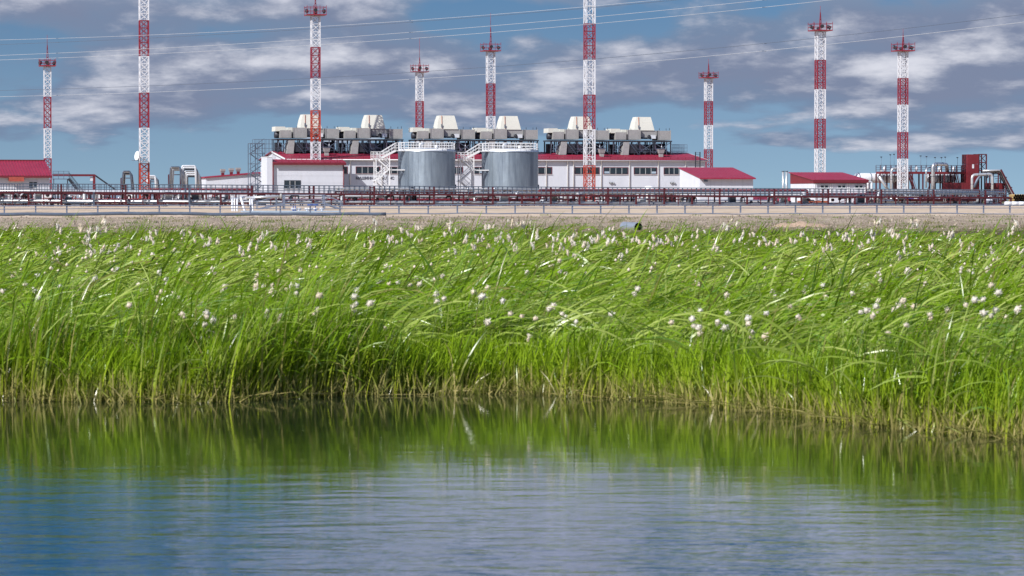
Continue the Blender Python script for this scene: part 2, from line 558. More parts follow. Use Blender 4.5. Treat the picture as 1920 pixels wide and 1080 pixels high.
# pond
mb = MB()
mb.add([(-44, -85, 0), (44, -85, 0), (44, 34.5, 0), (-44, 34.5, 0)], [(0, 1, 2, 3)])
water = mb.build('water', None)
water['kind'] = 'structure'
m = bpy.data.materials.new('pond_water')
m.use_nodes = True
N = NT(m.node_tree)
geo = N.n('ShaderNodeNewGeometry')
sp = N.n('ShaderNodeSeparateXYZ', i_0=geo.outputs['Position'])
px_, py_, pz_ = sp.outputs
# ripples fade out in the shelter of the sedge
shelter = N.ss(N.m('ADD', py_, N.m('ADD', N.m('MULTIPLY', px_, 0.28), N.m('MULTIPLY', N.noise(geo.outputs['Position'], .35, 3), 4.0))), 25.0, 19.0)
q1 = N.xyz(N.m('MULTIPLY', px_, 0.42), N.m('MULTIPLY', py_, 0.95), 0.0)
w1 = N.noise(q1, 3.2, 3, .5, .4)
q2 = N.xyz(N.m('MULTIPLY', px_, 0.5), N.m('MULTIPLY', py_, 1.2), 3.0)
w2 = N.noise(q2, 9.0, 3, .55, .3)
w3 = N.noise(geo.outputs['Position'], 0.7, 2, .5)
hgt = N.m('ADD', N.m('ADD', N.m('MULTIPLY', w1, 0.7), N.m('MULTIPLY', w2, 0.28)), N.m('MULTIPLY', w3, 0.6))
amp = N.m('ADD', 0.13, N.m('MULTIPLY', shelter, 0.9))
bp = N.n('ShaderNodeBump', i_Height=N.m('MULTIPLY', hgt, amp), i_Strength=0.34, i_Distance=0.045)
bs = N.n('ShaderNodeBsdfPrincipled', i_Base_Color=(0.014, 0.022, 0.010, 1), i_Roughness=0.04)
bs.inputs['IOR'].default_value = 1.8
N.set(bs.inputs['Normal'], bp.outputs[0])
N.n('ShaderNodeOutputMaterial', i_Surface=bs)
water.data.materials.append(m)

# ------------------------------------------------------------------ machine hall
FH = Frame(960, 600)
hall = thing('machine_hall', 'long white machine hall with red roof, ribbon windows and dark lettering', 'building', FH.loc, TH)
HL, HR_ = FH.s(538), FH.s(1322)
HD, HEAVE, HRIDGE = 24.0, 8.35, 9.85
FH_RECT = []
# side and back walls
mb = MB()
mb.poly_prism([(0.3, 0), (HD, 0), (HD, HEAVE), (HD / 2, HRIDGE), (0.3, HEAVE + .03)], 'x', HL, HR_)
mb.build('wall', M['wall'], hall)
# front wall panels between the downpipes
bays = [538, 592, 656, 716, 772, 828, 884, 936, 988, 1024, 1064, 1075, 1127, 1180, 1234, 1285, 1322]
for a, b in zip(bays[:-1], bays[1:]):
    x0, x1 = FH.s(a) + .015, FH.s(b) - .015
    p = MB().box(x0, x1, -.02, .29, 2.62, HEAVE - .05)
    p.build('wall_panel', M['wall'], hall)
    p = MB().box(x0, x1, 0, .29, 0, 2.6)
    p.build('wall_panel', M['wall'], hall)
for a in bays[2:-1]:
    x = FH.s(a)
    MB().pipe([(x, -.14, 0.1), (x, -.14, HEAVE - .25), (x, -.5, HEAVE - .05)], .11, 8).build('downpipe', M['white'], hall)
def window(root, x0, x1, z0, z1, y, panes, sur=None, blinds=()):
    """surround, sill, dark panes with light mullions; sub-parts of the frame"""
    fr = MB()
    w = .1
    fr.box(x0 - w, x1 + w, y - .06, y - .002, z1, z1 + w)
    fr.box(x0 - w, x1 + w, y - .06, y - .002, z0 - w, z0)
    fr.box(x0 - w, x0, y - .06, y - .002, z0, z1)
    fr.box(x1, x1 + w, y - .06, y - .002, z0, z1)
    f = fr.build('window', sur or M['roofdark'], root)
    MB().box(x0 - w - .05, x1 + w + .05, y - .13, y - .062, z0 - w - .04, z0 - w + .03).build('sill', M['frame'], f)
    dxp = (x1 - x0) / panes
    for k in range(panes):
        MB().box(x0 + k * dxp + .035, x0 + (k + 1) * dxp - .035, y - .03, y - .004, z0 + .03, z1 - .03).build('pane', M['glass'], f)
        if k:
            MB().box(x0 + k * dxp - .034, x0 + k * dxp + .034, y - .05, y - .003, z0, z1).build('mullion', M['frame'], f)
    for k in blinds:
        MB().box(x0 + k * dxp + .12, x0 + (k + 1) * dxp - .12, y - .042, y - .032, z0 + .12, z0 + (z1 - z0) * .42).build('blind', M['paleblue'], f)
    return f
wz0, wz1 = FH.z(326, 0), FH.z(314, 0)
for a, b, n, bl in [(600, 651, 4, ()), (668, 712, 4, ()), (723, 767, 4, ()), (779, 823, 4, ()), (835, 867, 3, ()), (888, 931, 4, (1,)), (941, 984, 4, ()), (996, 1034, 3, ()), (1078, 1123, 4, ()), (1132, 1177, 4, (0,)), (1189, 1231, 4, (3,)), (1245, 1282, 4, ())]:
    window(hall, FH.s(a), FH.s(b), wz0, wz1, -.02, n, None, bl)
# lamps
for a in (1144, 1149, 1258, 1263):
    x = FH.s(a)
    z = FH.z(343, x)
    l = MB().box(x - .17, x + .17, -.3, -.03, z - .14, z + .14).build('wall_lamp', M['dark'], hall)
    MB().box(x - .12, x + .12, -.34, -.302, z - .09, z + .09).build('lens', M['frame'], l)
# entrances low on the wall
for a in (1080, 1146, 1240):
    x = FH.s(a)
    d = MB().box(x - .9, x + .9, -.07, -.003, 0.02, 2.3).build('door', M['slate'], hall)
    MB().box(x - 1.25, x + 1.25, -.9, -.03, 2.35, 2.47).build('canopy', M['maroonb'], hall)
# lettering
cu = bpy.data.curves.new('lettering', 'FONT')
cu.body = 'МАШИННЫЙ ЗАЛ НС'
cu.size = 1.0
cu.extrude = 0.012
cu.offset = 0.035
tx = bpy.data.objects.new('lettering', cu)
COL.objects.link(tx)
cu.materials.append(M['ink'])
bpy.context.view_layer.update()
wdt = max(tx.dimensions.x, .1)
x0, x1 = FH.s(667), FH.s(739)
sc = (x1 - x0) / wdt
tm = bpy.data.meshes.new_from_object(tx.evaluated_get(bpy.context.evaluated_depsgraph_get()))
bpy.data.objects.remove(tx)
tx = bpy.data.objects.new('lettering', tm)
COL.objects.link(tx)
if not tm.materials:
    tm.materials.append(M['ink'])
tx.parent = hall
tx.scale = (sc, sc * 1.02, 1)
tx.rotation_euler = (R(90), 0, 0)
tx.location = (x0, -.045, FH.z(336.6, x0))
# roof: two slopes with standing seams
ov = .55
def slope_slab(mb, x0, x1, y0, z0, y1, z1, th):
    mb.hexa([(x0, y0, z0), (x1, y0, z0), (x1, y1, z1), (x0, y1, z1)], [(x0, y0, z0 + th), (x1, y0, z0 + th), (x1, y1, z1 + th), (x0, y1, z1 + th)])
sl = (HRIDGE - HEAVE) / (HD / 2)
mb = MB()
slope_slab(mb, HL - .4, HR_ + .4, -ov, HEAVE - ov * sl + .05, HD / 2, HRIDGE + .05, .10)
slope_slab(mb, HL - .4, HR_ + .4, HD / 2, HRIDGE + .05, HD + ov, HEAVE - ov * sl + .05, .10)
rf = mb.build('roof', M['roof'], hall)
mb = MB()
x = HL
while x < HR_:
    mb.bar((x, -ov + .02, HEAVE - ov * sl + .17), (x, HD / 2, HRIDGE + .17), .09, .07)
    x += .95
sm = mb.build('seam', M['roof'], rf, stuff=True)
MB().box(HL - .4, HR_ + .4, -ov - .03, -ov - .003, HEAVE - ov * sl - .06, HEAVE - ov * sl + .11).build('fascia', M['roofdark'], rf)
MB().pipe([(HL - .3, -ov - .12, HEAVE - .12), (HR_ + .3, -ov - .12, HEAVE - .12)], .09, 8).build('gutter', M['white'], rf)
MB().poly_prism([(-ov, HEAVE - ov * sl - .12), (HD / 2, HRIDGE - .12), (HD / 2, HRIDGE + .17), (-ov, HEAVE - ov * sl + .17)], 'x', HL - .46, HL - .403).build('verge_board', M['white'], rf)
MB().poly_prism([(-ov, HEAVE - ov * sl - .12), (HD / 2, HRIDGE - .12), (HD / 2, HRIDGE + .17), (-ov, HEAVE - ov * sl + .17)], 'x', HR_ + .403, HR_ + .46).build('verge_board', M['white'], rf)
# snow guard rail along the roof edge
mb = MB()
for zz in (.35, .6):
    mb.bar((HL + 1, 0.4, HEAVE + zz), (HR_ - 1, 0.4, HEAVE + zz), .05)
x = HL + 1
while x < HR_ - 1:
    mb.bar((x, .4, HEAVE + .1), (x, .4, HEAVE + .62), .05)
    x += 1.5
mb.build('snow_guard', M['roofdark'], rf)
# roof mushrooms
for a, l in ((612.5, 'square grey roof vent beside the left white mast section'), (1128, 'square grey roof vent just right of the tall front mast'), (1239, 'square grey roof vent near the right end of the hall roof')):
    r_ = thing('roof_vent', l, 'roof vent', (0, 0, 0), TH, 'vents on the hall roof')
    X = FH.s(a, 4.5)
    wp = Matrix.Rotation(TH, 4, 'Z') @ Vector((X, 4.5, 0))
    r_.location = (FH.ox + wp.x, FH.oy + wp.y, ZP + HEAVE + 4.5 * sl + .12)
    MB().box(-.35, .35, -.35, .35, 0, .7).build('shaft', M['greybox'], r_)
    MB().hexa([(-.45, -.45, .7), (.45, -.45, .7), (.45, .45, .7), (-.45, .45, .7)], [(-.6, -.6, 1.5), (.6, -.6, 1.5), (.6, .6, 1.5), (-.6, .6, 1.5)]).build('hood', M['greybox'], r_)
    MB().box(-.66, .66, -.66, .66, 1.502, 1.62).build('cap', M['slate'], r_)

def hall_pt(px, v, z=None, base=None):
    X = FH.s(px, v)
    wp = Matrix.Rotation(TH, 4, 'Z') @ Vector((X, v, 0))
    return Vector((FH.ox + wp.x, FH.oy + wp.y, ZP + (z or 0)))

# annex in front of the hall's left end
FA = Frame(503, 583)
annex = thing('annex_building', 'plain white annex with red mono pitch roof in front of the hall', 'building', FA.loc, TH)
AW, AD = FA.s(645), 2.2
zf = FA.z(306, 4)
zb = zf + .55
MB().poly_prism([(.06, 0), (AD, 0), (AD, zb), (.06, zf)], 'x', .0, AW).build('wall', M['wall'], annex)
hgts = [0, 1.3, 2.6, 3.9, 5.2, zf - .03]
for k in range(5):
    MB().box(.0, AW, -.02, .058, hgts[k] + .012, hgts[k + 1] - .012).build('wall_panel', M['wall'], annex)
mb = MB()
slope_slab(mb, 0.75, AW + .25, -.75, zf - .11 + .03, AD + .05, zb + .03, .14)
rf = mb.build('roof', M['roof'], annex)
mb = MB()
x = 1.0
while x < AW + .2:
    mb.bar((x, -.73, zf - .08 + .19), (x, AD, zb + .19), .09, .07)
    x += .95
mb.build('seam', M['roof'], rf, stuff=True)
MB().box(.75, AW + .25, -.79, -.753, zf - .32, zf + .09).build('fascia', M['roofdark'], rf)
MB().box(-.28, .72, -.35, AD + 2.6, 0, zf + 1.05).build('end_wall', M['wall'], annex)
MB().box(-.34, .78, -.41, AD + 2.66, zf + 1.05, zf + 1.17).build('coping', M['white'], annex)
MB().pipe([(.85, -.4, 0.1), (.85, -.4, zf + .3)], .1, 8).build('downpipe', M['roofdark'], annex)
MB().pipe([(AW - .1, -.16, 0.1), (AW - .1, -.16, zf - .2)], .1, 8).build('downpipe', M['roofdark'], annex)
window(annex, FA.s(534), FA.s(563), FA.z(353, 3), FA.z(339, 3), -.02, 3, M['dark'])
mb = MB()
for zz in (.25, .45):
    mb.bar((1.2, -.3, zf + zz), (AW, -.3, zf + zz), .045)
x = 1.2
while x < AW:
    mb.bar((x, -.3, zf + .05), (x, -.3, zf + .46), .045)
    x += 1.3
mb.build('snow_guard', M['roofdark'], rf)

# low wing left of the annex
FW = Frame(386, 616)
wing = thing('low_wing', 'low white wing with gently sloping red edged roof left of annex', 'building', FW.loc, TH)
WW = FW.s(497)
z0, z1 = FW.z(334, 0), FW.z(324.5, WW)
MB().poly_prism([(0, 0), (WW, 0), (WW, z1), (0, z0)], 'y', 0, 9).build('wall', M['wall'], wing)
mb = MB()
mb.hexa([(-.3, -.4, z0), (WW, -.4, z1 + .02), (WW, 9.3, z1 + .02), (-.3, 9.3, z0)], [(-.3, -.4, z0 + .22), (WW, -.4, z1 + .24), (WW, 9.3, z1 + .24), (-.3, 9.3, z0 + .22)])
mb.build('roof', M['roof'], wing)
for k in range(1, 8):
    x = WW * k / 8
    MB().box(x - .02, x + .02, -.012, -.001, .1, z0 + (z1 - z0) * k / 8 - .05).build('panel_joint', M['frame'], wing)
for a, yb, l in ((418, 329, 'leftmost of three grey mushroom vents on the low wing'), (434, 327.5, 'middle of three grey mushroom vents on the low wing'), (447, 326.5, 'rightmost of three grey mushroom vents on the low wing')):
    x = FW.s(a, 3)
    zz = z0 + (z1 - z0) * x / WW + .2
    wp = Matrix.Rotation(TH, 4, 'Z') @ Vector((x, 3, 0))
    r_ = thing('roof_vent', l, 'roof vent', (FW.ox + wp.x, FW.oy + wp.y, ZP + zz), TH, 'vents on the low wing')
    MB().box(-.27, .27, -.27, .27, 0, .5).build('shaft', M['roofdark'], r_)
    MB().hexa([(-.3, -.3, .5), (.3, -.3, .5), (.3, .3, .5), (-.3, .3, .5)], [(-.45, -.45, .9), (.45, -.45, .9), (.45, .45, .9), (-.45, .45, .9)]).build('hood', M['greybox'], r_)
    MB().box(-.46, .46, -.46, .46, .902, 1.25).build('cap', M['greybox'], r_)

# ------------------------------------------------------------------ roof mounted coolers
def make_cooler(label):
    """local frame: x along the hall, y away from the camera, z up from the roof; 12 m long"""
    r_ = thing('cooling_unit', label, 'cooling unit', (0, 0, 0), TH, 'grey and cream cooling units on the hall roof')
    k = 12.0 / 118.0
    X = lambda u: (u - 1158) / 4.5 * k
    Zc = lambda y: (287 - (y / 4.5 + 180)) * k
    zb, zt = Zc(355), Zc(270)
    g = M['greybox']
    # boxes
    MB().box(X(1195), X(1290), -.5, 3.2, zb, Zc(292)).build('fan_box', g, r_)
    MB().box(X(1308), X(1420), -.2, 3.6, zb, zt).build('duct_box', g, r_)
    MB().box(X(1422), X(1578), .35, 3.6, Zc(345), Zc(276)).build('duct_box', g, r_)
    MB().box(X(1580), X(1690), -.2, 3.6, zb - .05, Zc(277)).build('duct_box', g, r_)
    MB().box(X(1270), X(1306), .6, 3.4, Zc(325), Zc(268)).build('filter_box', M['cream'], r_)
    # seams and flanges proud of the boxes
    for u in (1308, 1420, 1580, 1690):
        MB().box(X(u) - .06, X(u) + .06, -.27, -.203, zb + .02, zt - .04).build('flange', M['greybox'], r_)
    MB().poly_prism([(X(1158), Zc(300)), (X(1262), Zc(296)), (X(1240), Zc(262)), (X(1160), Zc(262))], 'y', 0.0, 3.2).build('inlet_hood', M['cream'], r_)
    # big intake hood, tapering
    b = [(X(1372), 0.2, Zc(275)), (X(1552), 0.2, Zc(275)), (X(1552), 3.6, Zc(275)), (X(1372), 3.6, Zc(275))]
    mid = [(X(1384), 0.55, Zc(205)), (X(1537), 0.55, Zc(205)), (X(1537), 3.25, Zc(205)), (X(1384), 3.25, Zc(205))]
    t_ = [(X(1398), .8, Zc(160)), (X(1527), .8, Zc(160)), (X(1527), 3.0, Zc(160)), (X(1398), 3.0, Zc(160))]
    mb = MB().hexa(b, mid)
    hd = mb.build('intake_hood', M['cream'], r_)
    MB().hexa([(p[0], p[1], p[2] + .003) for p in mid], t_).build('hood_top', M['cream'], hd)
    MB().bar((X(1412), .12, Zc(274)), (X(1416), .7, Zc(162)), .07).build('strap', M['orange'], hd)
    MB().box(X(1405), X(1408) + .1, .05, .14, Zc(262), Zc(232)).build('service_ladder', M['slate'], hd)
    # pipe work on the recessed front
    MB().pipe(bend([(X(1424), .1, Zc(276)), (X(1424), .1, Zc(338)), (X(1490), .1, Zc(340)), (X(1492), .1, Zc(318)), (X(1512), .1, Zc(318)), (X(1514), .1, Zc(352))], .25), .13, 8).build('refrigerant_pipe', M['dark'], r_)
    MB().pipe([(X(1576), .1, Zc(276)), (X(1576), .1, Zc(350))], .12, 8).build('refrigerant_pipe', M['dark'], r_)
    MB().box(X(1520), X(1562), .1, .34, Zc(345), Zc(315)).build('control_box', M['pale'], r_)
    # motor below the inlet hood
    MB().lathe([(0, 0), (.62, .02), (.62, .9), (.4, 1.15), (0, 1.2)], 14, 'x', (X(1160), 1.0, Zc(330))).build('fan_motor', M['dark'], r_)
    # deck and legs
    MB().box(X(1165), X(1695), -.8, 4.0, Zc(372), Zc(362)).build('deck', M['dark'], r_)
    for u in (1172, 1260, 1395, 1535, 1685):
        for yy in (-.6, 3.6):
            MB().bar((X(u), yy, 0.05), (X(u), yy, Zc(373)), .2).build('leg', M['dark'], r_)
    for u0, u1 in ((1172, 1260), (1260, 1395), (1395, 1535), (1535, 1685)):
        MB().bar((X(u0), -.6, .3), (X(u1), -.6, Zc(378)), .11).build('brace', M['slate'], r_)
        MB().bar((X(u1), -.62, .3), (X(u0), -.62, Zc(378)), .11).build('brace', M['slate'], r_)
    # slanting duct coming down on the left, with louvred dark mouth
    MB().hexa([(X(1242), -1.2, Zc(485)), (X(1300), -1.2, Zc(485)), (X(1300), 1.4, Zc(485)), (X(1242), 1.4, Zc(485))],
              [(X(1262), -1.0, Zc(376)), (X(1312), -1.0, Zc(376)), (X(1312), 1.4, Zc(376)), (X(1262), 1.4, Zc(376))]).build('down_duct', M['greybox'], r_)
    MB().box(X(1304), X(1384), -.9, 1.0, Zc(470), Zc(392)).build('fan_housing', M['dark'], r_)
    st = MB()
    for j in range(7):
        f_ = j / 6
        st.bar((X(1312 + 74 * f_), -1.25, Zc(388) + (Zc(478) - Zc(388)) * f_), (X(1312 + 74 * f_), -.55, Zc(388) + (Zc(478) - Zc(388)) * f_), .28, .04)
    st.bar((X(1310), -1.25, Zc(386)), (X(1388), -1.25, Zc(480)), .07)
    st.bar((X(1310), -1.25, Zc(350)), (X(1388), -1.25, Zc(444)), .05)
    st.bar((X(1310), -.55, Zc(386)), (X(1388), -.55, Zc(480)), .07)
    st.build('steep_stair', M['slate'], r_)
    MB().pipe([(X(1300), .2, Zc(466)), (X(1700), .2, Zc(466))], .28, 10).build('header_pipe', M['dark'], r_)
    for u in (1420, 1470, 1560, 1640):
        MB().pipe(bend([(X(u), .3, Zc(372)), (X(u), .3, Zc(430)), (X(u) + .6, .3, Zc(455))], .3), .16, 8).build('drop_pipe', random.choice([M['slate'], M['pale'], M['dark']]), r_)
    MB().box(X(1425), X(1475), .6, 1.6, Zc(462), Zc(398)).build('equipment_cabinet', M['greybox'], r_)
    MB().box(X(1570), X(1660), .8, 2.2, Zc(468), Zc(385)).build('equipment_cabinet', M['dark'], r_)
    for u0, u1 in ((1180, 1235), (1400, 1530), (1545, 1680)):
        MB().box(X(u0), X(u1), 2.4, 3.4, .25, Zc(392)).build('dark_filler', M['dark'], r_)  # plain dark boxes added to darken the space below the deck
    for u in (1185, 1225, 1345, 1505, 1530, 1610, 1655):
        MB().pipe([(X(u), -.2, Zc(374)), (X(u), -.2, Zc(470))], .09, 7).build('conduit', M[random.choice(['slate', 'pale', 'dark', 'maroon'])], r_)
    hr = MB()
    for zz in (.55, 1.05):
        hr.bar((X(1165), -.85, Zc(480) + zz), (X(1695), -.85, Zc(480) + zz), .045)
    for j in range(12):
        xx = X(1165 + j * 48)
        hr.bar((xx, -.85, Zc(484)), (xx, -.85, Zc(480) + 1.07), .045)
    hr.build('walkway_rail', M['slate'], r_)
    for u in (1345, 1600, 1660, 1690):
        MB().pipe([(X(u), .5, zt - .05), (X(u), .5, zt + random.uniform(.25, .5))], .05, 6).build('lifting_lug', M['dark'], r_)
    return r_
COOL = [(516.5, 'cooling unit furthest left on the hall roof, behind the lattice mast'), (637, 'second cooling unit from the left on the hall roof'),
        (774, 'third cooling unit from the left, above the left tank'), (893, 'fourth cooling unit from the left, above the right tank'),
        (1028, 'fifth cooling unit from the left, behind the tall front mast'), (1145, 'cooling unit at the right end of the hall roof')]
proto = None
for a, l in COOL:
    v = 8.0
    o = make_cooler(l) if proto is None else copy_tree(proto)
    proto = proto or o
    o['label'] = l
    p = hall_pt(a, v)
    o.location = (p.x, p.y, ZP + HEAVE + v * sl + .15)

# roof walkway rails at both ends
for a, b, y0, l in ((478, 516, 261, 'dark steel railing cage on the roof left of the cooling units'), (1263, 1288, 271, 'dark steel railing cage on the roof right of the cooling units')):
    r_ = thing('roof_railing', l, 'railing', (0, 0, 0), TH, 'railings on the hall roof')
    p = hall_pt(a, 9.0)
    zb = HEAVE + 9 * sl + .12
    r_.location = (p.x, p.y, ZP + zb)
    L_ = FH.s(b, 9) - FH.s(a, 9)
    hh = FH.z(y0, FH.s(a, 9), 9) - zb
    n = 6
    for i in range(n + 1):
        for yy in (0, 2.0):
            MB().bar((L_ * i / n, yy, 0), (L_ * i / n, yy, hh), .06).build('post', M['slate'], r_)
    mb = MB()
    for zz in (.33, .66, .99):
        for yy in (0, 2.0):
            mb.bar((0, yy, hh * zz), (L_, yy, hh * zz), .05)
        for xx in (0, L_):
            mb.bar((xx, 0, hh * zz), (xx, 2, hh * zz), .05)
    mb.build('rail', M['slate'], r_)

# steel stair tower at the hall's left end
FS = Frame(470, 604)
r_ = thing('steel_stair_tower', 'dark lattice stair tower standing at the hall left end', 'stair tower', FS.loc, TH)
sw = FS.s(497)
shh = FS.z(269, 0)
for xx in (0, sw / 2, sw):
    for yy in (0, 2.2):
        MB().bar((xx, yy, 0), (xx, yy, shh), .12).build('leg', M['slate'], r_)
nfl = 6
for i in range(nfl):
    za, zb = shh * i / nfl, shh * (i + 1) / nfl
    mb = MB()
    for yy in (0, 2.2):
        mb.bar((0, yy, zb), (sw, yy, zb), .1)
    mb.bar((0, 0, zb), (0, 2.2, zb), .1)
    mb.bar((sw, 0, zb), (sw, 2.2, zb), .1)
    mb.box(0, sw * .3, 0, 2.2, zb - .05, zb + .03)
    mb.build('landing', M['slate'], r_)
    s0, s1 = (0, sw) if i % 2 else (sw, 0)
    fl = MB()
    for yy in (.3, 1.1):
        fl.bar((s0, yy, za), (s1, yy, zb), .08)
        fl.bar((s0, yy, za + .9), (s1, yy, zb + .9), .05)
    for j in range(8):
        q = (j + .5) / 8
        fl.bar((s0 + (s1 - s0) * q, .3, za + (zb - za) * q), (s0 + (s1 - s0) * q, 1.1, za + (zb - za) * q), .22, .03)
    fl.build('flight', M['slate'], r_)
    MB().bar((s1, 0, za), (s0, 0, zb), .06).build('brace', M['slate'], r_)

# fire ladder at right end
r_ = thing('fire_ladder', 'dark caged ladder pair at the right end of the hall', 'ladder', hall_pt(1308, -1.6), TH)
zt = FH.z(285, FH.s(1308, -1.6), -1.6)
for xx in (-.45, .45):
    MB().bar((xx, 0, 0), (xx, 0, zt), .16).build('stile', M['dark'], r_)
mb = MB()
for i in range(30):
    mb.bar((-.45, 0, zt * (i + .5) / 30), (.45, 0, zt * (i + .5) / 30), .05)
mb.build('rung', M['dark'], r_)

# ------------------------------------------------------------------ storage tanks
def make_tank(label):
    r_ = thing('storage_tank', label, 'tank', (0, 0, 0), TH, 'galvanised storage tanks in front of the hall')
    RT, HT = 4.93, 9.2
    n = 30
    rr = random.Random(3)
    for k in range(n):
        a0, a1 = 2 * math.pi * k / n, 2 * math.pi * (k + 1) / n
        for z0, z1 in ((0.25, HT),):
            sub = 4
            vs, fs = [], []
            tl = rr.uniform(-.024, .024)
            dr = rr.uniform(0, .02)
            for i in range(sub + 1):
                a = a0 + (a1 - a0) * i / sub
                bul = RT + dr + tl * (i / sub - .5) * 2 * 1.0
                for z in (z0, z1):
                    vs.append((bul * math.cos(a), bul * math.sin(a), z))
            for i in range(sub):
                fs.append((2 * i, 2 * i + 2, 2 * i + 3, 2 * i + 1))
            mb = MB().add(vs, fs, True)
            mb.build('cladding_sheet', M['tank'], r_)
    MB().lathe([(RT - .06, 0), (RT - .06, HT - .02)], 40).build('shell', M['galv'], r_)
    MB().lathe([(RT + .12, HT - .02), (RT + .12, HT + .12), (RT - .1, HT + .13), (0, HT + .75)], 40).build('roof', M['galv'], r_)
    MB().lathe([(RT + .25, 0), (RT + .25, .24), (RT - .1, .25)], 40).build('base_ring', M['concrete'], r_)
    # handrail around the edge
    nn = 30
    hb, ht = HT + .12, HT + 1.55
    rl = MB()
    for z in (hb + .5, hb + .95, ht):
        rl.pipe([((RT - .05) * math.cos(2 * math.pi * k / 40), (RT - .05) * math.sin(2 * math.pi * k / 40), z) for k in range(41)], .04, 6)
    rl.build('handrail', M['white'], r_)
    kb = MB()
    kb.lathe([(RT - .04, hb), (RT - .04, hb + .28), (RT - .07, hb + .28)], 40)
    kb.build('kick_plate', M['white'], r_)
    for k in range(nn):
        a = 2 * math.pi * k / nn
        c_, s_ = math.cos(a) * (RT - .05), math.sin(a) * (RT - .05)
        MB().bar((c_, s_, hb), (c_, s_, ht), .058).build('rail_post', M['white'], r_)
    # inner walkway and gear
    MB().pipe(bend([(-1.2, 0, HT + .6), (-1.2, 0, HT + 1.35), (-.5, 0, HT + 1.4)], .2), .16, 8).build('breather', M['pale'], r_)
    MB().pipe([(1.5, -1, HT + .5), (1.5, -1, HT + 1.15)], .3, 10).build('hatch', M['pale'], r_)
    # small side platforms with struts
    for z in (2.7, 5.9):
        sp_ = MB().box(-RT - 2.2, -RT + .75, -2.2, -1.6, z, z + .18).build('side_bracket', M['white'], r_)
        MB().bar((-RT - .05, -1.9, z), (-RT + .55, -2.1, z - 1.2), .09).build('strut', M['slate'], sp_)
    # pipe at the right foot
    MB().pipe(bend([(RT + .15, -.5, 3.5), (RT + .15, -.5, 1.7), (RT + 1.3, -.5, 1.6), (RT + 1.9, -.5, 0.5)], .3), .13, 8).build('outlet_pipe', M['slate'], r_)
    return r_
def make_tank_stair(label):
    """free standing white zig-zag stair, origin under its tower; +x towards the tank"""
    r_ = thing('tank_stair', label, 'stairs', (0, 0, 0), TH, 'white stairs beside the tanks')
    W_ = M['white']
    top = 8.0
    for xx in (-1.2, 1.2):
        for yy in (0, 1.5):
            MB().bar((xx, yy, 0), (xx, yy, top + (.1 if xx < 0 else .1)), .15).build('leg', W_, r_)
    lv = [0, 2.1, 4.1, 6.1, top]
    for i in range(4):
        za, zb = lv[i], lv[i + 1]
        s0, s1 = (-1.1, 1.1) if i % 2 == 0 else (1.1, -1.1)
        fl = MB()
        for yy in (0.05, .75):
            fl.bar((s0, yy, za), (s1, yy, zb), .07, .2)
            fl.bar((s0, yy, za + 1), (s1, yy, zb + 1), .07)
            fl.bar((s0, yy, za + .55), (s1, yy, zb + .55), .05)
        for j in range(7):
            q = (j + .5) / 7
            fl.bar((s0 + (s1 - s0) * q, .05, za + (zb - za) * q), (s0 + (s1 - s0) * q, .75, za + (zb - za) * q), .24, .04)
        fl.build('flight', W_, r_)
        MB().bar((-1.2, 1.5, za), (1.2, 1.5, zb), .08).build('brace', W_, r_)
        MB().bar((1.2, 1.5, za), (-1.2, 1.5, zb), .08).build('brace', W_, r_)
        MB().box(s1 - .45, s1 + .45, 0, 1.5, zb - .06, zb + .04).build('landing', W_, r_)
    # upper cage
    mb = MB()
    for z in (.35, .7, 1.1):
        for yy in (-.05, 1.5):
            mb.bar((-1.75, yy, top + z), (1.2, yy, top + z), .065)
        mb.bar((-1.75, 0, top + z), (-1.75, 1.5, top + z), .065)
    for xx in (-1.75, -1.2, -.6, 0, .6, 1.2):
        for yy in (-.05, 1.5):
            mb.bar((xx, yy, top), (xx, yy, top + 1.15), .07)
    mb.box(-1.8, 1.25, -.05, 1.5, top - .08, top + .03)
    mb.build('top_cage', W_, r_)
    # last flight on to the tank roof
    fl = MB()
    x0, z0, x1, z1 = -.2, top, 2.3, 9.3
    for yy in (-.05, .8):
        fl.bar((x0, yy, z0), (x1, yy, z1), .08, .26)
        fl.bar((x0, yy, z0 + 1.1), (x1, yy, z1 + 1.3), .08)
        fl.bar((x0, yy, z0 + .6), (x1, yy, z1 + .7), .06)
    for j in range(5):
        q = (j + .5) / 5
        fl.bar((x0 + (x1 - x0) * q, -.05, z0 + (z1 - z0) * q), (x0 + (x1 - x0) * q, .8, z0 + (z1 - z0) * q), .24, .04)
        fl.bar((x0 + (x1 - x0) * q, -.05, z0 + (z1 - z0) * q), (x0 + (x1 - x0) * q, -.05, z0 + (z1 - z0) * q + 1.2), .05)
    fl.build('upper_flight', W_, r_)
    br = MB().box(x1, x1 + 1.6, -.05, .9, z1 - .06, z1 + .05)
    for z in (.5, .95, 1.35):
        for yy in (-.05, .9):
            br.bar((x1, yy, z1 + z), (x1 + 1.5, yy, z1 + z), .065)
    for xx in (0, .5, 1, 1.5):
        br.bar((x1 + xx, -.05, z1), (x1 + xx, -.05, z1 + 1.4), .07)
    br.build('bridge', W_, r_)
    MB().hexa([(-1.9, -1.1, 0), (3.0, -1.1, 0), (3.0, 1.8, 0), (-1.9, 1.8, 0)], [(-1.4, -.8, .35), (2.0, -.8, .3), (2.0, 1.7, .3), (-1.4, 1.7, .35)]).build('plinth', M['white'], r_)
    return r_
tk = make_tank('left galvanised steel tank with white railing in front of the lettering')
ts = make_tank_stair('white zig-zag stair tower at the left tank over the lettering')
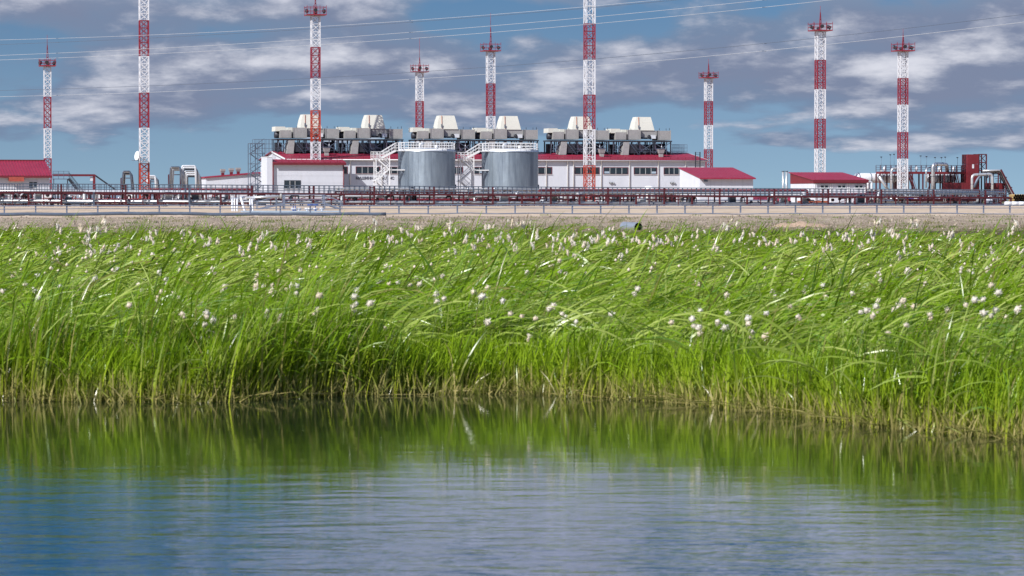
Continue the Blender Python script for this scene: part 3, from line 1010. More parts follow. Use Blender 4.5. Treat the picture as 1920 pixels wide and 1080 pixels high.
for i, (pxc, D) in enumerate(((800, 556), (956, 562))):
    a = tk if i == 0 else copy_tree(tk)
    b = ts if i == 0 else copy_tree(ts)
    a.location = at(pxc, 300, D)
    a.location.z = ZP
    b.location = at(718 if i == 0 else 876, 300, D - 4.5)
    b.location.z = ZP
    if i:
        a['label'] = 'right galvanised steel tank with white railing, in the middle of the hall front'
        b['label'] = 'white zig-zag stair tower standing between the two tanks'

# ------------------------------------------------------------------ red roofed kiosks
F1 = Frame(1312, 540)
k1 = thing('pump_house', 'white shed with plain raspberry mono pitch roof at the hall right end', 'shed', F1.loc, TH)
KW, KD = F1.s(1412), 10.3
zf, zb = F1.z(334, 3), F1.z(316, -1, KD)
MB().poly_prism([(.05, 0), (KD, 0), (KD, zb), (.05, zf)], 'x', 0, KW).build('wall', M['wall'], k1)
for k in range(5):
    MB().box(KW * k / 5 + .012, KW * (k + 1) / 5 - .012, 0, .048, .15, zf - .05).build('wall_panel', M['wall'], k1)
for k in range(4):
    y0_, y1_ = .1 + (KD - .1) * k / 4 + .012, .1 + (KD - .1) * (k + 1) / 4 - .012
    za, zc = zf + (zb - zf) * y0_ / KD - .05, zf + (zb - zf) * y1_ / KD - .05
    MB().hexa([(-.04, y0_, .15), (-.002, y0_, .15), (-.002, y1_, .15), (-.04, y1_, .15)], [(-.04, y0_, za), (-.002, y0_, za), (-.002, y1_, zc), (-.04, y1_, zc)]).build('wall_panel', M['wall'], k1)
mb = MB()
ks = (zb - zf) / KD
slope_slab(mb, -.2, KW + .2, -.75, zf - .75 * ks + .02, KD + .3, zb + .3 * ks + .02, .14)
rf = mb.build('roof', M['roof'], k1)
mb = MB()
x = .2
while x < KW:
    mb.bar((x, -.73, zf - .73 * ks + .17), (x, KD + .25, zb + .25 * ks + .17), .06, .05)
    x += .6
mb.build('seam', M['roof'], rf, stuff=True)
MB().box(-.2, KW + .2, -.79, -.753, zf - .75 * ks - .05, zf - .75 * ks + .12).build('fascia', M['roof'], rf)
x = F1.s(1323)
z = F1.z(339, x)
MB().box(x - .35, x + .25, -.35, -.003, z - .15, z + .15).build('wall_lamp', M['slate'], k1)
MB().box(0, KW, -.12, .0, 0, .14).build('plinth', M['concrete'], k1)

F2 = Frame(1526, 505)
k2 = thing('module_building', 'white modular cabin with raspberry roof and maroon gable at right', 'cabin', F2.loc, TH)
KW, KD = F2.s(1623), 10.2
zw = F2.z(344, 3)
zf, zb = F2.z(338, 3), F2.z(325, 0, KD)
MB().box(.04, KW, .05, KD, 0.1, zw).build('wall', M['wall'], k2)
for k in range(3):
    x0, x1 = KW * k / 3 + .04, KW * (k + 1) / 3 - .04
    MB().box(x0, x1, .0, .048, .12, zw - .02).build('module_panel', M['wall'], k2)
    for xx in (x0 + .02, x1 - .16):
        MB().box(xx, xx + .14, -.06, -.003, .12, zw - .02).build('corner_post', M['white'], k2)
    for q in (.38, .60):
        window(k2, x0 + (x1 - x0) * q, x0 + (x1 - x0) * q + .62, F2.z(352, 3), F2.z(347.5, 3), .0, 1, M['frame'])
for k in range(4):
    y0_, y1_ = .1 + (KD - .1) * k / 4 + .02, .1 + (KD - .1) * (k + 1) / 4 - .02
    MB().box(-.04, .036, y0_, y1_, .12, zw - .02).build('module_panel', M['wall'], k2)
ks = (zb - zf) / KD
MB().poly_prism([(-.1, zw), (KD, zw), (KD, zb), (-.1, zf)], 'x', -.1, KW + .1).build('gable_fascia', M['maroonb'], k2)
mb = MB()
slope_slab(mb, -.3, KW + .3, -.5, zf - .5 * ks + .02, KD + .3, zb + .3 * ks + .02, .12)
rf = mb.build('roof', M['roof'], k2)
mb = MB()
x = .1
while x < KW:
    mb.bar((x, -.48, zf - .48 * ks + .15), (x, KD + .25, zb + .25 * ks + .15), .06, .05)
    x += .6
mb.build('seam', M['roof'], rf, stuff=True)
MB().box(-.3, KW + .3, -.54, -.503, zf - .5 * ks - .35, zf - .5 * ks + .1).build('fascia', M['roofdark'], rf)

# left red-roofed building
F3 = Frame(-60, 486)
k3 = thing('boiler_house', 'white building with ribbed raspberry roof at the far left edge', 'building', F3.loc, TH)
KW, KD = F3.s(97), 9.0
zf, zr = F3.z(328, 6), F3.z(303, 5, 7)
MB().poly_prism([(.05, 0), (KD + 5, 0), (KD + 5, zf), (7, zr - .15), (.05, zf)], 'x', .3, KW - .3).build('wall', M['wall'], k3)
for k in range(6):
    MB().box(.3 + (KW - .6) * k / 6 + .015, .3 + (KW - .6) * (k + 1) / 6 - .015, -.01, .048, .1, zf - .1).build('wall_panel', M['wall'], k3)
ks = (zr - zf) / 7
mb = MB()
slope_slab(mb, 0, KW, -.8, zf - .8 * ks + .02, 7, zr + .02, .12)
slope_slab(mb, 0, KW, 7, zr + .02, KD + 5.8, zf - .8 * ks + .02, .12)
rf = mb.build('roof', M['roof'], k3)
x = .15
while x < KW:
    MB().bar((x, -.8, zf - .8 * ks + .17), (x, 7, zr + .17), .1, .08).build('roof_rib', M['roof'], rf)
    x += .45
MB().box(0, KW, 6.8, 7.2, zr + .1, zr + .3).build('ridge_cap', M['roofdark'], rf)
MB().box(0, KW, -.86, -.803, zf - .8 * ks - .2, zf - .8 * ks + .12).build('fascia', M['roofdark'], rf)
x0, x1 = F3.s(16), F3.s(44)
aw = MB().hexa([(x0, -1.2, F3.z(339, 7) - .1), (x1, -1.2, F3.z(339, 7) - .1), (x1, -.02, F3.z(339, 7)), (x0, -.02, F3.z(339, 7))],
          [(x0, -.9, F3.z(332, 7)), (x1, -.9, F3.z(332, 7)), (x1, -.02, F3.z(332, 7) + .1), (x0, -.02, F3.z(332, 7) + .1)]).build('awning', M['rust'], k3)
x0 = F3.s(83)
zac = F3.z(366, x0)
ac = MB().box(x0, x0 + 1.05, -.45, -.013, zac - .35, zac + .45).build('air_conditioner', M['white'], k3)
MB().lathe([(.3, 0), (.3, .03), (.0, .031)], 16, 'z').build('fan_grille', M['dark'], ac).matrix_local = Matrix.Translation((x0 + .45, -.455, zac + .05)) @ Matrix.Rotation(R(90), 4, 'X')
for a in (30, 8):
    x = F3.s(a)
    MB().box(x - .5, x + .5, -.05, -.012, .1, 2.3).build('door', M['slate'], k3)
window(k3, F3.s(55), F3.s(70), F3.z(352, 8), F3.z(341, 8), -.01, 2, M['frame'])

# ------------------------------------------------------------------ lattice masts
def mast(px, wpx, D, bounds, cols, plat=None, spire=None, rod=None, label='', pan=5):
    X = (px - 960) / FPX * D
    r_ = thing('lattice_mast', label, 'mast', (X, D, ZP), R(12), 'red and white lattice floodlight masts')
    k = D / FPX
    w = wpx * k / 1.2
    zz = [CAMZ - (y - HZ) * k - ZP for y in bounds] + [0.0]
    for i, cn in enumerate(cols):
        z1, z0 = zz[i], max(zz[i + 1], 0)
        if z1 - z0 < .3:
            continue
        mb = MB()
        h = w / 2
        cs = [(-h, -h), (h, -h), (h, h), (-h, h)]
        n = max(1, round((z1 - z0) / (w * .88)))
        for cx, cy in cs:
            mb.bar((cx, cy, z0), (cx, cy, z1), .17 * w / 1.5)
        for j in range(n):
            a, b = z0 + (z1 - z0) * j / n, z0 + (z1 - z0) * (j + 1) / n
            for q in range(4):
                (xa, ya), (xb, yb) = cs[q], cs[(q + 1) % 4]
                mb.bar((xa, ya, b - .05), (xb, yb, b - .05), .085)
                if (j + q) % 2:
                    mb.bar((xa, ya, a), (xb, yb, b), .075)
                    if pan == 5:
                        mb.bar((xb, yb, a), (xa, ya, b), .075)
                else:
                    mb.bar((xb, yb, a), (xa, ya, b), .075)
                    if pan == 5:
                        mb.bar((xa, ya, a), (xb, yb, b), .075)
        # climbing ladder inside the section
        for dx_ in (-.18, .18):
            mb.bar((dx_, h * .8, z0), (dx_, h * .8, z1), .05)
        o = mb.build('mast_section', M[cn], r_)
        o['label'] = {'mastred': 'crimson', 'mastwhite': 'white', 'mastorange': 'orange red'}[cn] + ' lattice section'
    MB().box(-w * .8, w * .8, -w * .8, w * .8, -.3, .12).build('footing', M['concrete'], r_)
    if plat:
        zt, zb = [CAMZ - (y - HZ) * k - ZP for y in plat]
        hw = w * 1.18
        p_ = MB().box(-hw, hw, -hw, hw, zb, zb + .18).build('platform', M['mastred'], r_)
        mb = MB()
        for z in (zb + (zt - zb) * .5, zb + (zt - zb) * .95):
            for q in range(4):
                c_ = [(-hw, -hw), (hw, -hw), (hw, hw), (-hw, hw)]
                mb.bar((*c_[q], z), (*c_[(q + 1) % 4], z), .07)
        for q in range(8):
            xx = -hw + 2 * hw * (q % 4) / 3
            yy = -hw if q < 4 else hw
            mb.bar((xx, yy, zb), (xx, yy, zt + .25), .07)
        mb.build('basket_rail', M['mastred'], p_)
        nl = 6
        for q in range(nl):
            an = q / nl * 2 * math.pi + .4
            cx, cy = math.cos(an) * hw * 1.05, math.sin(an) * hw * 1.05
            zc = zb + (zt - zb) * (.42 if q % 2 else .6)
            ax = Vector((math.cos(an), math.sin(an), -.45)).normalized()
            MB().pipe([Vector((cx, cy, zc)) - ax * .3, Vector((cx, cy, zc)) + ax * .05, Vector((cx, cy, zc)) + ax * .1], [.22, .36, .34], 10).build('floodlight', M['dark'], p_)
    if spire:
        zt = zz[0]
        z1 = CAMZ - (spire - HZ) * k - ZP
        mb = MB()
        n = 5
        for q in range(3):
            an = q * 2 * math.pi / 3
            mb.bar((.3 * math.cos(an), .3 * math.sin(an), zt), (.03 * math.cos(an), .03 * math.sin(an), z1), .085)
        for j in range(n):
            f_ = 1 - j / n
            z = zt + (z1 - zt) * j / n
            for q in range(3):
                a, b = q * 2 * math.pi / 3, (q + 1) * 2 * math.pi / 3
                mb.bar((.3 * f_ * math.cos(a), .3 * f_ * math.sin(a), z), (.3 * f_ * math.cos(b), .3 * f_ * math.sin(b), z + .3), .05)
        mb.build('spire', M['mastred'], r_)
        if rod:
            z2 = CAMZ - (rod - HZ) * k - ZP
            MB().pipe([(0, 0, z1 - .2), (0, 0, z2)], [.045, .03], 6).build('lightning_rod', M['mastred'], r_)
    return r_
R_, W_c, O_ = 'mastred', 'mastwhite', 'mastorange'
mast(90, 15, 580, [126, 182, 241, 297], [W_c, R_, W_c, R_], (113, 125), 85, 66, 'slim red and white mast behind the far left red roof')
M2 = mast(271, 19.5, 492, [-28, 39, 106, 174, 240, 306], [W_c, R_, W_c, R_, W_c, O_], label='tall front mast beside the dish, orange foot, top out of frame')
mast(592, 18.5, 588.2, [31, 89, 148, 207, 266], [W_c, R_, W_c, O_, W_c], (14, 30), -6, -30, 'mast rising behind the annex roof with red floodlight basket')
mast(787, 15, 700, [137, 190, 250, 310], [W_c, R_, W_c, R_], (123, 136), 108, 72, 'short mast behind the left tank with very thin rod')
mast(920, 16.5, 670, [98, 157, 218, 278], [W_c, R_, W_c, R_], (83, 97), 52, 25, 'mast rising behind the cooling units above the right tank')
mast(1105, 20.5, 498, [-22, 45, 113, 178, 243, 310], [W_c, R_, W_c, R_, W_c, O_], label='tall front mast before the hall right half, top out of frame', pan=4)
mast(1328, 15, 700, [148, 190, 235, 280], [W_c, R_, W_c, R_], (137, 147), 120, 111, 'lowest mast, behind the hall right end and shed')
mast(1537, 18.5, 570, [60, 113, 168, 223, 279], [W_c, R_, W_c, R_, W_c], (45, 59), 24, 12, 'tall mast standing behind the modular cabin')
mast(1692, 17.5, 566, [98, 147, 197, 248, 298], [W_c, R_, W_c, R_, W_c], (83, 97), 66, 55, 'mast standing in front of the horizontal vessels at right')

# dish beside the second mast
dp = at(256, 292, 490)
dish = thing('satellite_dish', 'small white dish on a thin pole beside the left tall mast', 'dish', (dp.x + .35, dp.y, ZP), 0)
MB().pipe([(0, 0, 0), (0, 0, dp.z - ZP - .6), (.15, 0, dp.z - ZP)], .06, 6).build('pole', M['slate'], dish)
o = MB().lathe([(0, .32), (.35, .26), (.6, .1), (.72, -.08), (.73, -.06), (.6, .14), (.35, .3), (0, .36)], 18, 'x').build('reflector', M['white'], dish)
o.location = (-.2, 0, dp.z - ZP)
o.rotation_euler = (0, R(10), R(35))
MB().pipe([(-.1, -.1, dp.z - ZP - .7), (-1.0, -.4, dp.z - ZP - .75)], .04, 6).build('arm', M['slate'], dish)

# ------------------------------------------------------------------ long pipe rack in front
A, B = at(-70, 375, 395), at(1895, 375, 452)
ang = math.atan2(B.y - A.y, B.x - A.x)
LEN = math.hypot(B.x - A.x, B.y - A.y)
rack = thing('pipe_rack', 'long maroon pipe rack with slate walkway railing before the plant', 'pipe rack', (A.x, A.y, ZP - .02), ang)
za, zb_ = CAMZ + (HZ - 343.5) / FPX * A.y - ZP, CAMZ + (HZ - 356) / FPX * B.y - ZP
topz = lambda x: za + (zb_ - za) * x / LEN
def rx(px, v=0.0):
    k = (px - 960) / FPX
    c_, s_ = math.cos(ang), math.sin(ang)
    return (k * (A.y + v * c_) - (A.x - v * s_)) / (c_ - k * s_)
NB = 36
xs = [LEN * i / NB for i in range(NB + 1)]
for i, x in enumerate(xs):
    for v in (0, 1.6):
        MB().bar((x, v, 0), (x, v, topz(x) - (0.05 if i % 2 else 1.0)), .2 if v == 0 else .16).build('post', M['maroon'] if i > 8 else M['slate'] if i % 3 == 1 else M['maroon'], rack)
    MB().bar((x, -.1, topz(x) - 1.18), (x, 1.7, topz(x) - 1.18), .16).build('cross_beam', M['maroon'], rack)
for i in range(NB):
    x0, x1 = xs[i] + .11, xs[i + 1] - .11
    t0, t1 = topz(x0), topz(x1)
    for v, nm in ((0, 0), (1.6, 1)):
        MB().bar((x0, v, t0 - 1.1), (x1, v, t1 - 1.1), .14, .24).build('deck_beam', M['maroon'], rack)
        MB().bar((x0, v - .03, t0), (x1, v - .03, t1), .10).build('handrail', M['slate'], rack)
        MB().bar((x0, v - .03, t0 - .35), (x1, v - .03, t1 - .35), .07).build('mid_rail', M['slate'], rack)
        MB().bar((x0, v - .03, t0 - .68), (x1, v - .03, t1 - .68), .07).build('mid_rail', M['slate'], rack)
    mb = MB()
    for j in range(1, 6):
        x = xs[i] + (xs[i + 1] - xs[i]) * j / 6
        for v in (0, 1.6):
            mb.bar((x, v, topz(x) - 1.0), (x, v, topz(x)), .07)
    mb.build('baluster', M['slate'], rack, stuff=True)
    MB().box(x0, x1, .1, 1.5, t1 - .99, t1 - .95).build('walkway_grating', M['slate'], rack)
    # lower level
    MB().bar((x0, 0, t0 - 2.33), (x1, 0, t1 - 2.33), .1, .14).build('lower_beam', M['slate'] if i % 2 else M['maroon'], rack)
    pxm = 960 + FPX * (A.x + math.cos(ang) * (x0 + x1) / 2) / (A.y + math.sin(ang) * (x0 + x1) / 2)
    if 640 < pxm < 1900 or 200 < pxm < 300:
        MB().bar((x0, .5, t0 - 2.75), (x1, .5, t1 - 2.75), .12, .55).build('cable_tray', M['maroonb'], rack)
    if random.random() < .45:
        MB().bar((x0, .02, t0 - 2.33), (x1, .02, t1 - 1.22), .06).build('brace', M['maroon'], rack)
# secondary slim uprights
for i in range(NB):
    if random.random() < .75:
        x = xs[i] + (xs[i + 1] - xs[i]) * random.uniform(.35, .65)
        MB().bar((x, -.25, 0), (x, -.25, topz(x) - 1.0), .1).build('upright', M['maroon'], rack)
rr = random.Random(77)
for i in range(NB):
    for q in range(rr.choice([1, 2, 2, 3])):
        x = xs[i] + (xs[i + 1] - xs[i]) * rr.uniform(.08, .92)
        v = rr.uniform(.25, 2.6)
        h = topz(x) - rr.choice([1.3, 1.25, 1.6, 2.0])
        w_ = rr.uniform(.3, 1.1) * rr.choice([-1, 1])
        MB().pipe(bend([(x, v, .1), (x, v, h), (x + w_, v, h), (x + w_, v, rr.uniform(.3, h * .8))], .15), rr.choice([.06, .08, .1]), 7).build('riser_pipe', M[rr.choice(['pale', 'pipe', 'maroon', 'slate', 'slate', 'dark'])], rack)
        if rr.random() < .5:
            z = rr.uniform(.9, h)
            MB().pipe([(x, v - .16, z), (x, v + .1, z)], [.2, .2], 10).build('hand_wheel', M[rr.choice(['slate', 'maroon', 'dark'])], rack)
    if rr.random() < .3:
        x = xs[i] + rr.uniform(.6, 2.5)
        MB().box(x, x + rr.uniform(.5, 1.1), 1.9, 2.5, .2, rr.uniform(1.0, 1.9)).build('junction_box', M[rr.choice(['pale', 'greybox', 'slate'])], rack)
# pipes on the rack: each one a thing
for v, dz_, r0, mt, l in ((.3, -2.12, .12, 'pipe', 'slender bright pipe along the front of the pipe rack'), (.75, -2.05, .17, 'pale', 'thick pale pipe along the middle of the pipe rack'),
                          (1.2, -2.12, .12, 'slate', 'dark slate pipe along the back of the pipe rack')):
    p0, p1 = Vector((0, v, topz(0) + dz_)), Vector((LEN, v, topz(LEN) + dz_))
    r_ = thing('rack_pipe', l, 'pipe', (A.x, A.y, ZP - .02), ang, 'pipes lying on the long pipe rack')
    MB().pipe([p0, p1], r0, 8).build('tube', M[mt], r_)
    for j in range(1, 19):
        q = p0.lerp(p1, (j - .37) / 18.5)
        d = (p1 - p0).normalized()
        MB().pipe([q - d * .07, q + d * .07], r0 * 1.5, 8).build('flange', M['slate'], r_)
# pale stub pipes under the tray
mb = MB()
x = rx(640)
rr = random.Random(5)
while x < LEN - 1:
    for q in range(rr.choice([1, 2, 2, 3])):
        xx = x + q * .3
        mb.bar((xx, .2, 0), (xx + rr.uniform(-.15, .15), .2, topz(xx) - 2.45), .11)
    x += rr.uniform(.8, 2.2)
mb.build('pipe_support', M['pale'], rack, stuff=True)
mb = MB()
x = 0.5
while x < LEN - 1:
    for q in range(rr.choice([1, 2])):
        xx = x + q * .3
        mb.bar((xx, .9, 0), (xx, .9, topz(xx) - 2.3), .13)
    x += rr.uniform(.9, 2.6)
mb.build('pipe_support', M['maroon'], rack, stuff=True)
# long low pipes behind the rack
for j, (v, z, r0, mt) in enumerate(((3.0, .5, .22, 'pale'), (3.8, .45, .16, 'pipe'), (4.6, .8, .2, 'maroonb'), (5.4, .6, .25, 'pale'))):
    r_ = thing('ground_pipe', ['pale ground pipe nearest behind the pipe rack', 'thin bright ground pipe second behind the pipe rack', 'maroon ground pipe third behind the pipe rack', 'thick pale ground pipe furthest behind the pipe rack'][j], 'pipe', (A.x, A.y, ZP), ang, 'low pipes behind the pipe rack')
    pts = []
    x = 2.0 + j * 3
    zc = z
    while x < LEN - 4:
        pts += [(x, v, zc)]
        x2 = x + rr.uniform(12, 28)
        pts += [(min(x2, LEN - 3), v, zc)]
        x = x2 + .01
        zn = z + rr.choice([0, 0, .8, 1.3])
        if zn != zc:
            pts += [(min(x2, LEN - 3) + .02, v, zn)]
        zc = zn
    MB().pipe(bend(pts, .3), r0, 8).build('tube', M[mt], r_)
    for q in range(2, int(LEN) - 4, 5):
        MB().bar((q, v, 0), (q, v, z - r0 * .6), .16).build('support', M['maroon'], r_)

def back_rack(pa, pb, D0, D1, y0, y1, label):
    a, b = at(pa, 375, D0), at(pb, 375, D1)
    ln, an = math.hypot(b.x - a.x, b.y - a.y), math.atan2(b.y - a.y, b.x - a.x)
    r_ = thing('pipe_rack', label, 'pipe rack', (a.x, a.y, ZP), an)
    h0, h1 = CAMZ + (HZ - y0) / FPX * D0 - ZP, CAMZ + (HZ - y1) / FPX * D1 - ZP
    n = max(3, round(ln / 3.3))
    H_ = lambda x: h0 + (h1 - h0) * x / ln
    rq = random.Random(int(pa) + 5)
    for i in range(n + 1):
        x = ln * i / n
        for v in (0, 1.4):
            MB().bar((x, v, 0), (x, v, H_(x)), .19).build('post', M['maroon'], r_)
        if i < n:
            x1 = ln * (i + 1) / n
            for v in (0, 1.4):
                MB().bar((x + .1, v, H_(x) - .1), (x1 - .1, v, H_(x1) - .1), .14, .24).build('beam', M['maroon'], r_)
            MB().bar((x + .1, 0, H_(x) * .45), (x1 - .1, 0, H_(x1) * .45), .12, .2).build('lower_beam', M['maroon'], r_)
            if rq.random() < .55:
                MB().bar((x + .1, 0, .1), (x1 - .1, 0, H_(x1) * .42), .09).build('brace', M['maroon'], r_)
            for q in range(3):
                xx = x + (x1 - x) * rq.uniform(.1, .9)
                hh = H_(xx) * rq.choice([.5, .8, 1.1, 1.25])
                ww = rq.uniform(.3, .9) * rq.choice([-1, 1])
                MB().pipe(bend([(xx, .5, .1), (xx, .5, hh), (xx + ww, .9, hh), (xx + ww, .9, .2)], .15), rq.choice([.07, .09, .12]), 7).build('riser_pipe', M[rq.choice(['slate', 'maroon', 'pipe', 'dark', 'greybox'])], r_)
    for v, r0, mt in ((.3, .13, 'pipe'), (.7, .1, 'slate'), (1.1, .16, 'greybox')):
        MB().pipe([(0, v, H_(0) + .15 + r0), (ln, v, H_(ln) + .15 + r0)], r0, 8).build('line', M[mt], r_)
back_rack(-60, 430, 425, 440, 362, 362, 'inner maroon pipe rack behind the walkway at left, before stair and loops')
back_rack(640, 1290, 445, 485, 358, 361, 'inner maroon pipe rack behind the walkway, before the tank feet')
back_rack(1640, 1885, 470, 492, 360, 364, 'inner maroon pipe rack behind the walkway, before the process area')
# skids and vessels seen through the rack
def skid(px, D, wpx, hpx, label, mt='maroon', eq=2, th=TH):
    k = D / FPX
    w, h, d = wpx * k, hpx * k, 2.2
    p = at(px, 375, D)
    r_ = thing('equipment_skid', label, 'equipment skid', (p.x - w / 2, p.y, ZP), th, 'process skids behind the pipe rack')
    MB().box(0, w, 0, d, .1, .32).build('base', M[mt], r_)
    for x in (0.06, w - .06):
        for y in (.06, d - .06):
            MB().bar((x, y, 0), (x, y, h), .13).build('post', M[mt], r_)
    mb = MB()
    for z in (h, h * .55):
        mb.bar((.12, .06, z), (w - .12, .06, z), .1)
        mb.bar((.12, d - .06, z), (w - .12, d - .06, z), .1)
    mb.build('frame_rail', M[mt], r_)
    for q in range(eq):
        x0 = w * (q + .18) / eq
        x1 = w * (q + .8) / eq
        MB().pipe([(x0, d / 2, h * .35), (x0 + .1, d / 2, h * .35), (x1 - .1, d / 2, h * .35), (x1, d / 2, h * .35)], [.2, h * .16, h * .16, .2], 12).build('vessel', M['pale'] if q % 2 else M['greybox'], r_)
        MB().pipe(bend([((x0 + x1) / 2, d / 2, h * .4), ((x0 + x1) / 2, d / 2, h * .8), ((x0 + x1) / 2 + w * .25 / eq, d / 2, h * .8), ((x0 + x1) / 2 + w * .25 / eq, d / 2, .3)], .2), .09, 8).build('riser', M['pipe'] if q % 2 else M['maroonb'], r_)
    mb = MB()
    for q in range(max(2, int(w / .8))):
        mb.bar((w * (q + .5) / max(2, int(w / .8)), .08, .3), (w * (q + .5) / max(2, int(w / .8)), .08, h * .55), .05)
    mb.build('guard_bar', M[mt], r_)
    return r_
skid(700, 530, 52, 30, 'maroon skid below the lettering, left of the first tank stair')
skid(822, 505, 46, 27, 'maroon skid with railing in front of the left tank foot', eq=3)
skid(893, 520, 26, 24, 'small maroon skid between the two tank feet', eq=1)
skid(970, 505, 52, 28, 'maroon skid with railing in front of the right tank foot', eq=3)
skid(1075, 520, 40, 32, 'maroon skid at the foot of the tall middle mast', eq=2)
skid(1165, 520, 46, 28, 'maroon skid before the hall between mast and white unit', eq=2)
skid(1262, 525, 30, 26, 'maroon skid left of the raspberry roofed shed', eq=1)
skid(1443, 560, 44, 12, 'low maroon skid in the gap between shed and cabin', eq=2)
skid(30, 455, 80, 30, 'dark maroon skid before the far left building', eq=3)
skid(330, 480, 70, 28, 'maroon skid right of the left tall mast', eq=3)
skid(420, 500, 60, 24, 'slate skid before the low white wing', 'slate', eq=2)
skid(1655, 500, 44, 26, 'maroon skid just right of the modular cabin', eq=2)
skid(150, 455, 46, 22, 'slate skid below the dark access stair', 'slate', eq=2)
skid(215, 455, 40, 20, 'maroon skid between the boxy cabin and the tall mast', eq=2)
skid(385, 450, 52, 26, 'slate skid below the tall pale pipe loops', 'slate', eq=3)
skid(560, 560, 60, 20, 'maroon skid at the foot of the white annex', eq=2)
skid(640, 520, 40, 28, 'slate skid at the annex right corner', 'slate', eq=2)
skid(760, 480, 44, 20, 'low maroon skid between the first stair and left tank', eq=2)
skid(1030, 480, 44, 24, 'slate skid just right of the right tank', 'slate', eq=2)
skid(1120, 470, 40, 20, 'low maroon skid right of the middle mast foot', eq=2)
skid(1205, 470, 30, 24, 'slate skid before the squat white vessel', 'slate', eq=1)
skid(1800, 480, 50, 24, 'maroon skid below the maroon tower', eq=2)
skid(1850, 480, 50, 22, 'slate skid below the silver pipe portal', 'slate', eq=2)
skid(1760, 500, 50, 24, 'maroon skid right of the blue cabin', eq=2)

def vessel_upright(px, D, wpx, hpx, label, mt='white', name='upright_vessel'):
    k = D / FPX
    r0, h = wpx * k / 2, hpx * k
    p = at(px, 375, D)
    o = thing(name, label, 'vessel', (p.x, p.y, ZP), TH)
    MB().lathe([(0, h), (r0 * .5, h - .08), (r0 * .85, h - .3), (r0, h - .7), (r0, .5), (r0 * .6, .3), (0, .3)], 20).build('shell', M[mt], o)
    for q in range(3):
        a = q * 2.1
        MB().bar((r0 * .8 * math.cos(a), r0 * .8 * math.sin(a), 0), (r0 * .8 * math.cos(a), r0 * .8 * math.sin(a), .7), .14).build('leg', M['slate'], o)
    MB().lathe([(r0 + .02, h * .6), (r0 + .05, h * .6), (r0 + .05, h * .64), (r0 + .02, h * .64)], 20).build('band', M['greybox'], o)
    MB().pipe(bend([(0, -r0 * .9, h * .5), (0, -r0 - .4, h * .5), (0, -r0 - .4, .2)], .2), .08, 8).build('nozzle_pipe', M['pipe'], o)
    return o
vessel_upright(1217, 515, 24, 36, 'squat white vessel with domed top before the hall windows')
vessel_upright(246, 470, 22, 26, 'white rounded vessel left of the tall mast foot')
vessel_upright(1092, 505, 12, 20, 'small white vessel left behind the middle mast foot')

# ------------------------------------------------------------------ left group: canopy, stairs, pipe loops, cabins
p = at(100, 375, 478)
cn = thing('pipe_canopy', 'maroon overhead beam on a post with slanting leg, right of left building', 'gantry', (p.x, p.y, ZP), TH)
k = 478 / FPX
zt = CAMZ + (HZ - 329) * k - ZP
MB().bar((0, 0, zt), (80 * k, 0, zt), .5, .24).build('beam', M['roofdark'], cn)
MB().bar((0, .8, zt + .1), (80 * k, .8, zt + .1), .3, .2).build('beam', M['roofdark'], cn)
MB().bar((77 * k, 0, 0), (77 * k, 0, zt - .13), .35).build('post', M['maroonb'], cn)
MB().bar((80 * k, 0, zt), (120 * k, 0, zt - 28 * k), .16).build('slanting_leg', M['dark'], cn)
MB().bar((80 * k, .6, zt), (120 * k, .6, zt - 28 * k), .16).build('slanting_leg', M['dark'], cn)
MB().box(70 * k, 76 * k, -.05, .3, zt - .8, zt - .2).build('bracket', M['pale'], cn)
p = at(100, 375, 474)
stt = thing('access_stair', 'dark steel stair descending right from the left building', 'stairs', (p.x, p.y, ZP), TH)
k = 474 / FPX
zl = CAMZ + (HZ - 335) * k - ZP
fl = MB()
for yy in (0, 1.0):
    fl.bar((30 * k, yy, zl), (70 * k, yy, 0.0), .1, .25)
    fl.bar((30 * k, yy, zl + .9), (70 * k, yy, .9), .06)
    fl.bar((30 * k, yy, zl + .45), (70 * k, yy, .45), .05)
fl.build('stringer', M['dark'], stt)
for j in range(12):
    q = (j + .5) / 12
    MB().box(30 * k + 40 * k * q - .13, 30 * k + 40 * k * q + .13, 0.06, .94, zl * (1 - q) - .03, zl * (1 - q) + .02).build('tread', M['slate'], stt)
lm = MB().box(0, 30 * k, 0, 1, zl - .1, zl)
for z in (.4, .8, 1.1):
    lm.bar((0, 0, zl + z), (30 * k, 0, zl + z), .06)
for x in (0, 10, 20, 30):
    lm.bar((x * k, 0, zl), (x * k, 0, zl + 1.1), .06)
lm.build('landing', M['slate'], stt)
for x in (2, 28):
    MB().bar((x * k, .5, 0), (x * k, .5, zl - .1), .14).build('post', M['slate'], stt)

def pipe_loops(px0, px1, pyt, D, n, label, mats, rad=.17, lean=0.0, dd=.55):
    """a set of parallel expansion loops; each loop pipe is a part"""
    k = D / FPX
    p = at(px0, 375, D)
    r_ = thing('expansion_loop', label, 'pipes', (p.x, p.y, ZP), TH, 'pipe expansion loops')
    w = (px1 - px0) * k
    h = CAMZ + (HZ - pyt) * k - ZP
    for j in range(n):
        x0 = w * j / n * .45
        x1 = w * (.55 + .45 * (j + 1) / n)
        hh = h - .28 * j * (1 if lean == 0 else .35)
        lean_ = lean
        MB().pipe(bend([(x0 - lean, j * dd, .8), (x0, j * dd, hh), (x1 - .2, j * dd, hh), (x1 + lean, j * dd, .8)], .22), rad, 8).build('loop_pipe', mats[j % len(mats)], r_)
    for x in (w * .1, w * .9):
        MB().bar((x, dd * n, 0), (x, dd * n, h * .8), .16).build('support', M['maroon'], r_)
    MB().bar((w * .1, dd * n, h * .8), (w * .9, dd * n, h * .8), .12).build('crossbar', M['maroon'], r_)
    return r_
pipe_loops(231, 256, 321, 505, 6, 'dark pipe loops just left of the tall mast', [M['slate'], M['pipe'], M['slate'], M['dark']], .11, .3)
